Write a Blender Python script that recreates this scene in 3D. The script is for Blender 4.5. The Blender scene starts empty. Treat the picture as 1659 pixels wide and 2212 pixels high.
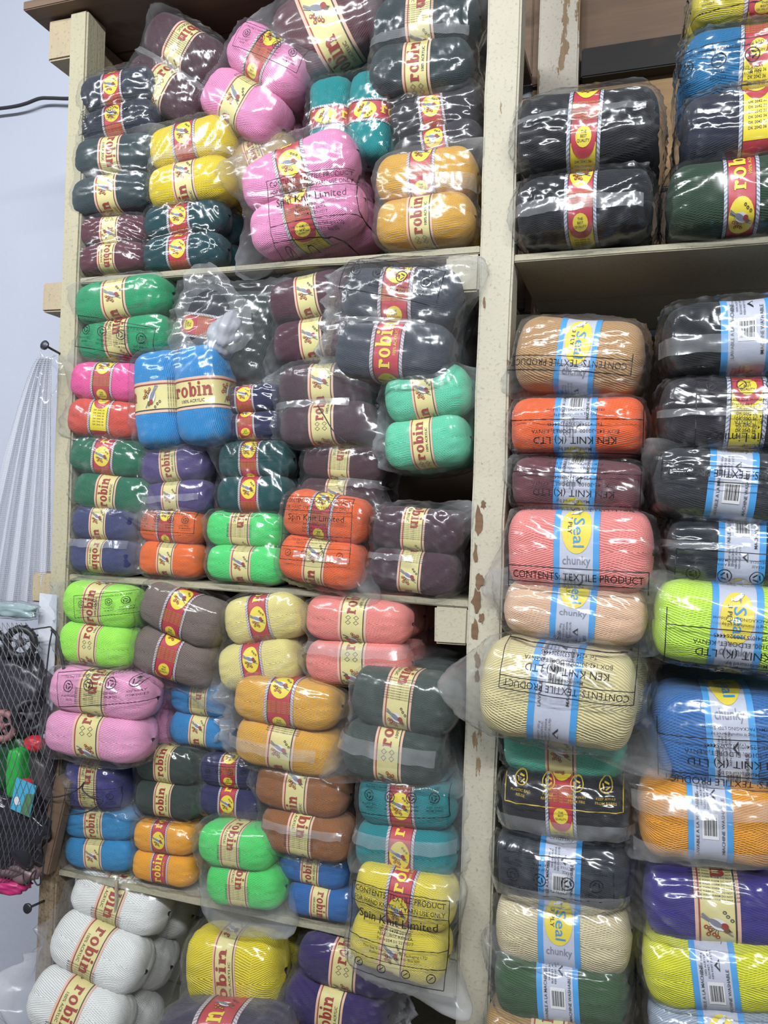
import bpy, bmesh, math, random
import numpy as np
from mathutils import Matrix, Vector
from mathutils.bvhtree import BVHTree

random.seed(7)
RNG = np.random.RandomState(11)
sc = bpy.context.scene
col = sc.collection

# ------------------------------------------------------------------ camera
FPX = 1700.0                                   # focal length in pixels of the 1659 x 2212 frame
PSI, RHO, PIT = math.radians(18.5), math.radians(1.9), math.radians(0.5)
fw = Vector((-math.sin(PSI) * math.cos(PIT), math.cos(PSI) * math.cos(PIT), math.sin(PIT)))
r0 = Vector((math.cos(PSI), math.sin(PSI), 0.0))
u0 = r0.cross(fw)
rt = r0 * math.cos(RHO) + u0 * math.sin(RHO)
up = -r0 * math.sin(RHO) + u0 * math.cos(RHO)
CAM = Vector((0.0, 0.0, 1.5))
cd = bpy.data.cameras.new('camera')
cd.sensor_fit = 'HORIZONTAL'
cd.sensor_width = 36.0
cd.lens = FPX / 1659.0 * 36.0
cd.clip_start = 0.02
cam = bpy.data.objects.new('camera', cd)
col.objects.link(cam)
cam.matrix_world = Matrix(((rt.x, up.x, -fw.x, CAM.x), (rt.y, up.y, -fw.y, CAM.y), (rt.z, up.z, -fw.z, CAM.z), (0, 0, 0, 1)))
sc.camera = cam


def P(px, py, Y):
    """the point of the upright plane y = Y that the photograph shows at (px, py)"""
    d = fw + rt * ((px - 829.5) / FPX) - up * ((py - 1106.0) / FPX)
    return CAM + d * (Y / d.y)


# ------------------------------------------------------------------ light
w = bpy.data.worlds.new('world')
sc.world = w
w.use_nodes = True
bg = w.node_tree.nodes['Background']
bg.inputs['Color'].default_value = (0.86, 0.91, 1.0, 1)
bg.inputs['Strength'].default_value = 0.27


def tube_or_fill_light(loc, target, power, sx, sy):
    l = bpy.data.lights.new('ceiling_tube_or_fill', 'AREA')
    l.shape = 'RECTANGLE'
    l.size, l.size_y = sx, sy
    l.energy = power
    l.color = (0.95, 0.98, 1.0)
    o = bpy.data.objects.new('ceiling_tube_or_fill', l)
    col.objects.link(o)
    o.location = loc
    o.rotation_euler = (Vector(target) - Vector(loc)).to_track_quat('-Z', 'Y').to_euler()


tube_or_fill_light((-0.85, -0.85, 3.05), (-0.85, 1.4, 1.2), 60, 1.2, 0.06)
tube_or_fill_light((-2.35, -0.10, 3.05), (-1.9, 1.7, 1.2), 20, 1.2, 0.06)  # added fill lamp, lifts the wall and net at the left
tube_or_fill_light((0.75, -0.95, 3.05), (0.3, 1.4, 1.2), 57, 1.2, 0.06)

vs = sc.view_settings
vs.view_transform = 'Standard'
vs.look = 'None'
vs.gamma = 1.0
vs.use_curve_mapping = False
vs.exposure = 0.12
cy = sc.cycles
cy.use_adaptive_sampling = True
cy.adaptive_threshold = 0.05
cy.max_bounces = 4
cy.diffuse_bounces = 2
cy.glossy_bounces = 2
cy.transmission_bounces = 2
cy.transparent_max_bounces = 8
cy.caustics_reflective = False
cy.caustics_refractive = False


# ------------------------------------------------------------------ helpers
def lin(c):
    c = c.lstrip('#')
    v = [int(c[i:i + 2], 16) / 255.0 for i in (0, 2, 4)]
    return tuple((x / 12.92 if x <= 0.04045 else ((x + 0.055) / 1.055) ** 2.4) for x in v) + (1.0,)


class NT:
    def __init__(self, name):
        self.m = bpy.data.materials.new(name)
        self.m.use_nodes = True
        self.t = self.m.node_tree
        self.t.nodes.clear()
        self.out = self.t.nodes.new('ShaderNodeOutputMaterial')

    def n(self, typ, **kw):
        nd = self.t.nodes.new(typ)
        for k, v in kw.items():
            if hasattr(nd, k) and k not in nd.inputs:
                setattr(nd, k, v)
        return nd

    def set(self, nd, **kw):
        for k, v in kw.items():
            k2 = k.replace('_', ' ')
            i = nd.inputs[k2]
            if hasattr(v, 'is_linked') or hasattr(v, 'links') and not isinstance(v, (int, float, tuple, list)):
                self.t.links.new(v, i)
            else:
                i.default_value = v
        return nd

    def link(self, a, b):
        self.t.links.new(a, b)

    def ramp(self, fac, stops):
        r = self.n('ShaderNodeValToRGB')
        e = r.color_ramp.elements
        while len(e) > 1:
            e.remove(e[-1])
        e[0].position, e[0].color = stops[0]
        for p, c in stops[1:]:
            x = e.new(p)
            x.color = c
        self.link(fac, r.inputs[0])
        return r.outputs[0]

    def math(self, op, a, b=None, clamp=False):
        m = self.n('ShaderNodeMath')
        m.operation = op
        m.use_clamp = clamp
        for i, v in enumerate((a, b)):
            if v is None:
                continue
            if isinstance(v, (int, float)):
                m.inputs[i].default_value = v
            else:
                self.link(v, m.inputs[i])
        return m.outputs[0]

    def mix(self, fac, a, b):
        m = self.n('ShaderNodeMix')
        m.data_type = 'RGBA'
        for i, v in ((0, fac), (6, a), (7, b)):
            if isinstance(v, (int, float, tuple)):
                m.inputs[i].default_value = v
            else:
                self.link(v, m.inputs[i])
        return m.outputs[2]

    def coords(self, kind='Object', scale=(1, 1, 1), rot=(0, 0, 0)):
        tc = self.n('ShaderNodeTexCoord')
        mp = self.n('ShaderNodeMapping')
        mp.inputs['Scale'].default_value = scale
        mp.inputs['Rotation'].default_value = rot
        self.link(tc.outputs[kind], mp.inputs[0])
        return mp.outputs[0]

    def noise(self, vec, scale, detail=4, rough=0.55, typ='FBM', w=None, dist=0.0):
        nn = self.n('ShaderNodeTexNoise')
        nn.noise_type = typ
        if w is not None:
            nn.noise_dimensions = '4D'
            self.link(w, nn.inputs['W'])
        self.link(vec, nn.inputs['Vector'])
        nn.inputs['Scale'].default_value = scale
        nn.inputs['Detail'].default_value = detail
        nn.inputs['Roughness'].default_value = rough
        nn.inputs['Distortion'].default_value = dist
        return nn.outputs[0]

    def bump(self, h, strength, dist):
        b = self.n('ShaderNodeBump')
        b.inputs['Strength'].default_value = strength
        b.inputs['Distance'].default_value = dist
        self.link(h, b.inputs['Height'])
        return b.outputs[0]

    def principled(self, color, rough=0.6, normal=None, **kw):
        b = self.n('ShaderNodeBsdfPrincipled')
        if isinstance(color, tuple):
            b.inputs['Base Color'].default_value = color
        else:
            self.link(color, b.inputs['Base Color'])
        if isinstance(rough, (int, float)):
            b.inputs['Roughness'].default_value = rough
        else:
            self.link(rough, b.inputs['Roughness'])
        if normal is not None:
            self.link(normal, b.inputs['Normal'])
        for k, v in kw.items():
            b.inputs[k.replace('_', ' ')].default_value = v
        self.link(b.outputs[0], self.out.inputs[0])
        return b


MATS = {}


def flat_mat(name, hexc, rough=0.55, **kw):
    if name not in MATS:
        t = NT(name)
        v = t.coords('Object')
        nz = t.noise(v, 40.0, 3)
        c = lin(hexc)
        d = tuple(x * 0.82 for x in c[:3]) + (1,)
        t.principled(t.mix(nz, d, c), rough, **kw)
        MATS[name] = t.m
    return MATS[name]


def yarn_mat(hexc):
    key = 'yarn_' + hexc
    if key in MATS:
        return MATS[key]
    t = NT(key)
    c = lin(hexc)
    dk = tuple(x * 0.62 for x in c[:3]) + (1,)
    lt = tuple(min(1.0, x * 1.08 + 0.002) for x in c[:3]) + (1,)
    uv = t.coords('UV')
    info = t.n('ShaderNodeObjectInfo').outputs['Random']

    def strands(rotz, sc_):
        mp = t.n('ShaderNodeMapping')
        mp.inputs['Rotation'].default_value = (0, 0, rotz)
        t.link(uv, mp.inputs[0])
        wv = t.n('ShaderNodeTexWave')
        wv.wave_type = 'BANDS'
        wv.bands_direction = 'Y'
        wv.inputs['Scale'].default_value = sc_
        wv.inputs['Distortion'].default_value = 2.2
        wv.inputs['Detail'].default_value = 2.0
        wv.inputs['Detail Scale'].default_value = 1.4
        t.link(mp.outputs[0], wv.inputs[0])
        return wv.outputs[0]
    a, b = strands(0.30, 17.0), strands(-0.36, 20.0)
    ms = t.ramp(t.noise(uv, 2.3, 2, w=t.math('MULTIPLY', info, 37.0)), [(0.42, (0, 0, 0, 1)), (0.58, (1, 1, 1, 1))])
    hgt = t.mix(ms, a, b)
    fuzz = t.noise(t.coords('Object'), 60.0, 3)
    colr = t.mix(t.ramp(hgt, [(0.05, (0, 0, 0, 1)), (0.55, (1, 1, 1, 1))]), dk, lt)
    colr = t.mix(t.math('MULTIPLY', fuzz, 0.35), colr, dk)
    nrm = t.bump(hgt, 0.4, 0.012)
    t.principled(colr, 0.85, nrm, Sheen_Weight=0.10, Sheen_Roughness=0.5, Specular_IOR_Level=0.25)
    MATS[key] = t.m
    return t.m


def film_mat(name, milk, gloss, bump, tint=(0.97, 0.98, 0.99, 1), scale=1.0):
    if name in MATS:
        return MATS[name]
    t = NT(name)
    v1 = t.coords('Object', (1.0, 1.0, 0.30), (0.3, 0.75, 0.2))
    n1 = t.noise(v1, 24.0 * scale, 1.2, 0.4, 'RIDGED_MULTIFRACTAL', None, 0.5)
    h = n1
    nrm = t.bump(h, bump, 0.009)
    fr = t.n('ShaderNodeLayerWeight')
    fr.inputs['Blend'].default_value = 0.5
    pw = t.math('POWER', fr.outputs['Facing'], 4.0)
    f = t.math('MULTIPLY_ADD', pw, 0.55 * gloss)
    f.node.inputs[2].default_value = 0.052 * gloss
    tr = t.n('ShaderNodeBsdfTransparent')
    tr.inputs[0].default_value = tint
    gl = t.n('ShaderNodeBsdfAnisotropic') if False else t.n('ShaderNodeBsdfGlossy')
    gl.inputs['Roughness'].default_value = 0.19
    t.link(nrm, gl.inputs['Normal'])
    m1 = t.n('ShaderNodeMixShader')
    t.link(f, m1.inputs[0])
    t.link(tr.outputs[0], m1.inputs[1])
    t.link(gl.outputs[0], m1.inputs[2])
    df = t.n('ShaderNodeBsdfDiffuse')
    df.inputs[0].default_value = (0.86, 0.87, 0.9, 1)
    t.link(nrm, df.inputs['Normal'])
    tl = t.n('ShaderNodeBsdfTranslucent')
    tl.inputs[0].default_value = (0.86, 0.87, 0.9, 1)
    md = t.n('ShaderNodeMixShader')
    md.inputs[0].default_value = 0.4
    t.link(df.outputs[0], md.inputs[1])
    t.link(tl.outputs[0], md.inputs[2])
    at = t.n('ShaderNodeAttribute')
    at.attribute_name = 'loose'
    mk = t.math('MULTIPLY_ADD', n1, milk * 0.8)
    mk.node.inputs[2].default_value = milk * 0.5
    mk = t.math('ADD', mk, t.math('MULTIPLY', at.outputs['Fac'], 0.20), True)
    m2 = t.n('ShaderNodeMixShader')
    t.link(mk, m2.inputs[0])
    t.link(m1.outputs[0], m2.inputs[1])
    t.link(md.outputs[0], m2.inputs[2])
    t.link(m2.outputs[0], t.out.inputs[0])
    MATS[name] = t.m
    return t.m


def paint_mat(name, base, chips, bare_below=None, dirt=0.3):
    """cream paint over wood; `chips` is how much of it has flaked off, `bare_below` the height under which it was never painted"""
    t = NT(name)
    v = t.coords('Object')
    c = lin(base)
    n1 = t.noise(v, 9.0, 5)
    n2 = t.noise(v, 160.0, 3)
    n3 = t.noise(t.coords('Object', (3.0, 3.0, 0.8)), 7.0, 6, 0.65)
    grain = t.noise(t.coords('Object', (40.0, 40.0, 2.0)), 3.0, 4)
    dk = tuple(x * 0.72 for x in c[:3]) + (1,)
    colr = t.mix(t.math('MULTIPLY', n1, dirt * 2), c, dk)
    colr = t.mix(t.ramp(n2, [(0.56, (0, 0, 0, 1)), (0.74, (0.38, 0.38, 0.38, 1))]), colr, lin('4b4336'))
    wood = t.mix(grain, lin('5f4c38'), lin('9a8060'))
    chip = t.ramp(n3, [(0.69 - chips, (0, 0, 0, 1)), (0.70 - chips, (1, 1, 1, 1))])
    colr = t.mix(chip, colr, wood)
    if bare_below is not None:
        sp = t.n('ShaderNodeSeparateXYZ')
        t.link(v, sp.inputs[0])
        z = t.math('ADD', sp.outputs[2], t.math('MULTIPLY', t.math('SUBTRACT', n3, 0.5), 0.35))
        msk = t.ramp(t.math('SUBTRACT', z, bare_below - 0.1), [(0.0, (1, 1, 1, 1)), (0.18, (0, 0, 0, 1))])
        bare = t.mix(grain, lin('6b5a48'), lin('a08c70'))
        bare = t.mix(t.ramp(n2, [(0.5, (0, 0, 0, 1)), (0.7, (0.7, 0.7, 0.7, 1))]), bare, lin('3a3028'))
        colr = t.mix(msk, colr, bare)
    h = t.math('ADD', t.math('MULTIPLY', n2, 0.5), t.math('SUBTRACT', grain, t.math('MULTIPLY', chip, 1.5)))
    t.principled(colr, 0.7, t.bump(h, 0.35, 0.004))
    MATS[name] = t.m
    return t.m


def wood_mat(name, dark, light, sx=2.0, sy=30.0, sz=30.0):
    t = NT(name)
    v = t.coords('Object', (sx, sy, sz))
    g = t.noise(v, 1.6, 6, 0.6, dist=0.8)
    k = t.noise(t.coords('Object', (1, 1, 1.6)), 7.0, 3)
    colr = t.mix(g, lin(dark), lin(light))
    colr = t.mix(t.ramp(k, [(0.62, (0, 0, 0, 1)), (0.75, (0.8, 0.8, 0.8, 1))]), colr, lin('3b2a1c'))
    t.principled(colr, 0.75, t.bump(g, 0.25, 0.003))
    MATS[name] = t.m
    return t.m


def mesh_obj(name, verts, faces, mats, parent=None, smooth=False, midx=None, uvs=None):
    me = bpy.data.meshes.new(name)
    me.from_pydata([tuple(v) for v in verts], [], faces)
    for m in (mats if isinstance(mats, (list, tuple)) else [mats]):
        me.materials.append(m)
    if midx is not None:
        me.polygons.foreach_set('material_index', midx)
    if smooth:
        me.polygons.foreach_set('use_smooth', [True] * len(me.polygons))
    o = bpy.data.objects.new(name, me)
    col.objects.link(o)
    if parent is not None:
        o.parent = parent
    return o


def empty(name, loc=(0, 0, 0)):
    o = bpy.data.objects.new(name, None)
    col.objects.link(o)
    o.location = loc
    return o


def tag(o, label, cat, group=None, kind=None):
    o['label'] = label
    o['category'] = cat
    if group:
        o['group'] = group
    if kind:
        o['kind'] = kind
    return o


def box_obj(name, lo, hi, mat, parent=None, bev=0.003, jitter=0.0, cuts=0):
    bm = bmesh.new()
    bmesh.ops.create_cube(bm, size=1.0)
    for v in bm.verts:
        v.co = Vector([lo[i] + (hi[i] - lo[i]) * (v.co[i] + 0.5) for i in range(3)])
    if cuts:
        d = [hi[i] - lo[i] for i in range(3)]
        ax = d.index(max(d))
        es = [e for e in bm.edges if abs((e.verts[0].co - e.verts[1].co)[ax]) > d[ax] * 0.9]
        bmesh.ops.subdivide_edges(bm, edges=es, cuts=cuts)
        for v in bm.verts:
            v.co += Vector([random.uniform(-jitter, jitter) for _ in range(3)])
    if bev:
        bmesh.ops.bevel(bm, geom=[e for e in bm.edges if len(e.link_faces) == 2 and e.calc_face_angle(0) > 0.6], offset=bev, segments=2, affect='EDGES')
    me = bpy.data.meshes.new(name)
    bm.to_mesh(me)
    bm.free()
    me.materials.append(mat)
    o = bpy.data.objects.new(name, me)
    col.objects.link(o)
    if parent is not None:
        o.parent = parent
    return o


def tube_obj(name, pts, r, mat, parent=None, n=8, radii=None, closed=False):
    pts = [Vector(p) for p in pts]
    V, Fc = [], []
    m = len(pts)
    for i, p in enumerate(pts):
        if closed:
            d = pts[(i + 1) % m] - pts[i - 1]
        else:
            d = pts[min(i + 1, m - 1)] - pts[max(i - 1, 0)]
        d.normalize()
        a = d.cross(Vector((0.13, 0.21, 0.97)))
        if a.length < 0.1:
            a = d.cross(Vector((1, 0, 0)))
        a.normalize()
        b = d.cross(a)
        rr = radii[i] if radii else r
        for k in range(n):
            t = 2 * math.pi * k / n
            V.append(p + a * (rr * math.cos(t)) + b * (rr * math.sin(t)))
    for i in range(m if closed else m - 1):
        for k in range(n):
            j = (i + 1) % m
            Fc.append((i * n + k, i * n + (k + 1) % n, j * n + (k + 1) % n, j * n + k))
    if not closed:
        Fc.append(tuple(range(n))[::-1])
        Fc.append(tuple((m - 1) * n + k for k in range(n)))
    return mesh_obj(name, V, Fc, mat, parent, True)


def spline(pts, n=10):
    """points along a smooth curve through pts"""
    pts = [Vector(p) for p in pts]
    out = []
    for i in range(len(pts) - 1):
        p0, p1, p2, p3 = pts[max(i - 1, 0)], pts[i], pts[i + 1], pts[min(i + 2, len(pts) - 1)]
        for k in range(n):
            t = k / n
            out.append(0.5 * ((2 * p1) + (p2 - p0) * t + (2 * p0 - 5 * p1 + 4 * p2 - p3) * t * t + (3 * p1 - p0 - 3 * p2 + p3) * t ** 3))
    out.append(pts[-1])
    return out


# ------------------------------------------------------------------ the setting
D = 1.40                 # the shelf's front plane
WALL = 1.98
ZF = -0.28
Z1, Z2, Z3, ZB, ZR, ZT = 2.003, 1.357, 0.718, 0.36, 1.982, 2.592
t = NT('plaster')
v = t.coords('Object')
n1 = t.noise(v, 1.4, 4)
n2 = t.noise(v, 60.0, 4)
n3 = t.noise(v, 5.0, 6, 0.7)
cw = t.mix(n1, lin('b2b7c8'), lin('c0c4d2'))
cw = t.mix(t.ramp(n3, [(0.70, (0, 0, 0, 1)), (0.80, (0.35, 0.35, 0.35, 1))]), cw, lin('8f94a2'))
t.principled(cw, 0.85, t.bump(n2, 0.2, 0.004))
wall = box_obj('wall_back', (-3.2, WALL, ZF), (2.0, WALL + 0.1, 3.2), t.m, bev=0)
tag(wall, 'bluish white plaster wall behind the wooden shelving', 'wall', kind='structure')
t = NT('cement')
t.principled(t.mix(t.noise(t.coords('Object'), 6.0, 5), lin('6d6a66'), lin('8d8984')), 0.8)
floor = box_obj('floor', (-3.2, -2.0, ZF - 0.1), (2.0, WALL, ZF), t.m, bev=0)
tag(floor, 'grey cement floor under the wooden shelving', 'floor', kind='structure')

PAINT = paint_mat('cream_paint', 'b3ac96', -0.03)
PAINT_L = paint_mat('cream_paint_bare_foot', 'b0a98f', -0.03, 1.30)
PAINT_M = paint_mat('cream_paint_flaked', 'b6b09e', 0.035)
PAINT_S = paint_mat('cream_paint_dusty', 'a8a28c', 0.0, None, 0.5)
PAINT_P = paint_mat('cream_paint_peeling', 'b9b1a4', 0.13)
WOOD = wood_mat('raw_plank', '6a5038', 'a5865e')
WOOD_D = wood_mat('brown_board', '55443a', '7b6350')
ENDG = paint_mat('end_grain', 'b9a98c', 0.0, None, 0.6)
BARK = wood_mat('dark_batten', '100f0f', '1f1d1c')

unit = empty('shelving_unit', (0, 0, 0))
tag(unit, 'cream painted wooden shelving unit filled with bagged yarn', 'shelf')
box_obj('post', (-1.233, D, ZF), (-1.187, D + 0.065, ZT - 0.004), PAINT_L, unit, 0.004, 0.0012, 14)
box_obj('post', (-1.233, WALL - 0.075, ZF), (-1.187, WALL - 0.01, ZT - 0.004), PAINT_L, unit, 0.004, 0.0012, 14)
# the middle post, its left edge chipped and ragged
box_obj('post', (-0.302, D, ZF), (-0.241, D + 0.055, 2.9), PAINT_M, unit, 0.004, 0.0014, 40)
box_obj('post', (-0.282, WALL - 0.075, ZF), (-0.187, WALL - 0.034, 2.86), PAINT_P, unit, 0.004, 0.0014, 14)
box_obj('post', (0.62, D, ZF), (0.68, D + 0.055, 2.9), PAINT, unit, 0.004)
# boards: each shelf is two planks deep
for (x0, x1, z, m) in ((-1.187, -0.302, Z1, PAINT_S), (-1.187, -0.302, Z2, PAINT_S), (-1.187, -0.302, Z3, PAINT_S),
                       (-1.187, -0.302, ZB, PAINT_S), (-0.241, 0.62, ZR, PAINT_S), (-0.241, 0.62, 0.50, PAINT_S)):
    ym = D + 0.27
    box_obj('shelf_board', (x0, D + 0.006, z - 0.013), (x1, ym - 0.002, z), m, unit, 0.002, 0.0009, 12)
    box_obj('shelf_board', (x0, ym + 0.002, z - 0.013), (x1, WALL - 0.012, z), m, unit, 0.002, 0.0009, 12)
# cleats that carry the shelves, running front to back
for z in (Z1, Z2):
    box_obj('cleat', (-1.292, D + 0.012, z - 0.068), (-1.234, WALL - 0.01, z - 0.002), ENDG, unit, 0.004, 0.001, 6)
    box_obj('cleat', (-0.366, D + 0.006, z - 0.083), (-0.303, WALL - 0.01, z - 0.014), PAINT, unit, 0.004, 0.001, 6)
box_obj('cleat', (-0.358, D + 0.006, Z3 - 0.083), (-0.303, WALL - 0.01, Z3 - 0.014), PAINT, unit, 0.004, 0.001, 6)
box_obj('cleat', (-0.300, D + 0.36, ZR - 0.083), (-0.190, WALL - 0.01, ZR - 0.014), PAINT, unit, 0.004, 0.001, 6)
box_obj('cleat', (-1.300, D + 0.010, ZT - 0.095), (-1.234, WALL - 0.01, ZT - 0.003), ENDG, unit, 0.004, 0.001, 6)
# top boards
for k in range(3):
    y0 = D - 0.03 + k * 0.196
    box_obj('top_board', (-1.335, y0, ZT), (-0.303, y0 + 0.193, ZT + 0.02), WOOD_D, unit, 0.002)
    box_obj('top_board', (-0.240, y0, ZT + 0.28), (0.70, y0 + 0.193, ZT + 0.30), WOOD_D, unit, 0.002)
# the boards nailed across the back
for k, (z0, z1_, m) in enumerate(((2.585, 2.86, WOOD_D), (2.30, 2.575, WOOD), (2.02, 2.29, WOOD_D), (1.62, 1.95, WOOD_D), (1.2, 1.60, WOOD_D), (0.78, 1.18, WOOD_D), (0.4, 0.76, WOOD_D))):
    box_obj('back_board', (-0.303, WALL - 0.032, z0), (0.66, WALL - 0.010, z1_), m, unit, 0.003)
box_obj('back_batten', (-0.18, WALL - 0.075, 2.565), (0.66, WALL - 0.036, 2.635), BARK, unit, 0.003)
for k, (z0, z1_) in enumerate(((2.615, 2.86), (2.30, 2.56), (2.03, 2.28), (1.70, 1.97), (1.40, 1.68), (1.06, 1.33), (0.75, 1.04), (0.42, 0.69))):
    box_obj('back_board', (-1.185, WALL - 0.032, z0), (-0.304, WALL - 0.012, z1_), WOOD_D, unit, 0.003)
# bare patches where the paint has flaked off the middle post
BARE = wood_mat('bare_flaked_wood', '4a3526', '84664a')
for k, (px, py, wp, hp) in enumerate(((1034, 1128, 16, 62), (1027, 1196, 9, 40), (1036, 1255, 18, 34), (1029, 1300, 20, 46), (1027, 1362, 15, 52), (1031, 1425, 12, 30), (1030, 1462, 9, 26), (1050, 1500, 6, 18), (1044, 1090, 10, 20), (1040, 1335, 12, 22), (1060, 1560, 5, 14), (1098, 790, 5, 30), (1046, 655, 5, 26))):
    rs = random.Random(k)
    n = 14
    V = []
    for i in range(n):
        a = 2 * math.pi * i / n
        q = 1 + rs.uniform(-.35, .35)
        pt = P(px + wp * .5 * q * math.cos(a), py + hp * .5 * q * math.sin(a), D - .0016)
        pt.x = max(pt.x, -.3025)
        V.append(pt)
    mesh_obj('flaked_patch', V + [p + Vector((0, .004, 0)) for p in V], [tuple(range(n))[::-1]] + [(i, (i + 1) % n, n + (i + 1) % n, n + i) for i in range(n)], BARE, unit)
# a slanting brace at the foot of the outer post
br = box_obj('brace', (-0.019, 0, -0.105), (0.019, 0.028, 0.105), WOOD_D, unit, 0.003)
br.location = (P(110, 1785, D - 0.032))
br.rotation_euler = (0, math.radians(13), 0)


# ------------------------------------------------------------------ flat print (lettering and marks), drawn in a plane
INK = {'black': flat_mat('ink_black', '1c1a20'), 'red': flat_mat('ink_red', '9a2a22'), 'yellow': flat_mat('ink_yellow', 'e8d13a'),
       'white': flat_mat('ink_white', 'e6e4e4'), 'grey': flat_mat('ink_grey', '7d7f8c'), 'blue': flat_mat('ink_blue', '2f8fd6'),
       'brown': flat_mat('ink_brown', '6a4a2a'), 'pink': flat_mat('ink_pink', 'e2b49c'), 'gold': flat_mat('ink_gold', 'b79a35'),
       'paper': flat_mat('paper_yellow', 'ddd08c'), 'crimson': flat_mat('paper_crimson', 'b8323f'), 'silver': flat_mat('paper_silver', 'bfc2d2'),
       'bright': flat_mat('paper_bright_yellow', 'ead42a'), 'lace': flat_mat('lace_edge', 'c9b9bd'), 'cyan': flat_mat('seal_blue', '3f9adc')}
INKS = list(INK)
_font_cache = {}


def glyphs(s):
    if s not in _font_cache:
        cu = bpy.data.curves.new('lettering', 'FONT')
        cu.body = s
        cu.resolution_u = 2
        cu.offset = 0.002
        ob = bpy.data.objects.new('lettering', cu)
        me = bpy.data.meshes.new_from_object(ob)
        vv = np.array([v.co[:2] for v in me.vertices]) if len(me.vertices) else np.zeros((0, 2))
        ff = [tuple(p.vertices) for p in me.polygons]
        bpy.data.objects.remove(ob)
        bpy.data.curves.remove(cu)
        bpy.data.meshes.remove(me)
        _font_cache[s] = (vv, ff)
    return _font_cache[s]


class Flat:
    def __init__(self):
        self.v, self.f, self.m, self.h = [], [], [], []

    def add(self, vs, fs, ink, layer=1):
        b = len(self.v)
        self.v += [tuple(x) for x in vs]
        self.h += [layer] * len(vs)
        self.f += [tuple(b + i for i in f) for f in fs]
        self.m += [INKS.index(ink)] * len(fs)

    def rect(self, x0, y0, x1, y1, ink, layer=1, step=0.004):
        nx = max(1, min(60, int(abs(x1 - x0) / step)))
        ny = max(1, min(60, int(abs(y1 - y0) / step)))
        vs = [(x0 + (x1 - x0) * i / nx, y0 + (y1 - y0) * j / ny) for j in range(ny + 1) for i in range(nx + 1)]
        fs = [(j * (nx + 1) + i, j * (nx + 1) + i + 1, (j + 1) * (nx + 1) + i + 1, (j + 1) * (nx + 1) + i) for j in range(ny) for i in range(nx)]
        self.add(vs, fs, ink, layer)

    def line(self, p, q, wd, ink='black', layer=1, step=0.004):
        p, q = np.array(p, float), np.array(q, float)
        d = q - p
        L = max(1e-6, np.hypot(*d))
        nn = np.array((-d[1], d[0])) / L * wd / 2
        n = max(1, min(60, int(L / step)))
        vs = []
        for i in range(n + 1):
            c = p + d * i / n
            vs += [c - nn, c + nn]
        self.add(vs, [(2 * i, 2 * i + 2, 2 * i + 3, 2 * i + 1) for i in range(n)], ink, layer)

    def ell(self, cx, cy, rx, ry, ink, layer=1, rot=0.0, n=20, rings=3):
        c, s = math.cos(rot), math.sin(rot)
        vs, fs = [(cx, cy)], []
        for k in range(1, rings + 1):
            for i in range(n):
                a = 2 * math.pi * i / n
                x, y = rx * k / rings * math.cos(a), ry * k / rings * math.sin(a)
                vs.append((cx + x * c - y * s, cy + x * s + y * c))
        for i in range(n):
            fs.append((0, 1 + i, 1 + (i + 1) % n))
            for k in range(rings - 1):
                a = 1 + k * n
                fs.append((a + i, a + n + i, a + n + (i + 1) % n, a + (i + 1) % n))
        self.add(vs, fs, ink, layer)

    def ring(self, cx, cy, rx, ry, ix, iy, ink, layer=1, n=20, a0=0.0, a1=2 * math.pi):
        vs, fs = [], []
        for i in range(n + 1):
            a = a0 + (a1 - a0) * i / n
            vs += [(cx + rx * math.cos(a), cy + ry * math.sin(a)), (cx + ix * math.cos(a), cy + iy * math.sin(a))]
        fs = [(2 * i, 2 * i + 2, 2 * i + 3, 2 * i + 1) for i in range(n)]
        self.add(vs, fs, ink, layer)

    def text(self, s, x, y, size, ink='black', layer=1, align=0.5, stretch=1.0):
        vv, ff = glyphs(s)
        if not len(vv):
            return
        wdt = vv[:, 0].max() * size * stretch
        vs = np.stack([vv[:, 0] * size * stretch + x - wdt * align, vv[:, 1] * size + y], 1)
        self.add(vs, ff, ink, layer)

    def put(self, other, rot=0.0, scale=1.0, at=(0, 0), lift=0):
        c, s = math.cos(rot), math.sin(rot)
        b = len(self.v)
        for (x, y), h in zip(other.v, other.h):
            x, y = x * scale, y * scale
            self.v.append((x * c - y * s + at[0], x * s + y * c + at[1]))
            self.h.append(h + lift)
        self.f += [tuple(b + i for i in f) for f in other.f]
        self.m += other.m


def robin_word(ink='red'):
    """the slab-serif word on the yarn bands, x-height 1"""
    g = Flat()

    def R(x0, y0, x1, y1):
        g.rect(x0, y0, x1, y1, ink, 1, 0.5)
    x = 0.0
    R(x + .1, 0, x + .38, 1); R(x, 0, x + .56, .13); R(x, .87, x + .38, 1); R(x + .38, .74, x + .58, .98); g.ell(x + .62, .80, .18, .18, ink, rings=1, n=12)
    x += .92
    g.ring(x + .48, .5, .46, .53, .18, .34, ink)
    x += 1.05
    R(x + .1, 0, x + .38, 1.45); R(x, 1.32, x + .38, 1.45); g.ring(x + .62, .5, .42, .53, .13, .34, ink)
    x += 1.13
    R(x + .12, 0, x + .40, 1); R(x, 0, x + .52, .13); R(x, .87, x + .40, 1); g.ell(x + .26, 1.30, .17, .17, ink, rings=1, n=12)
    x += .64
    R(x + .1, 0, x + .38, 1); R(x, 0, x + .48, .13); R(x, .87, x + .38, 1); R(x + .70, 0, x + .98, .64); R(x + .60, 0, x + 1.08, .13)
    g.ring(x + .67, .62, .31, .40, .03, .2, ink, n=12, a0=0, a1=math.pi)
    x += 1.1
    for i in range(len(g.v)):
        g.v[i] = (g.v[i][0] - x / 2, g.v[i][1] - 0.5)
    return g


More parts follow.
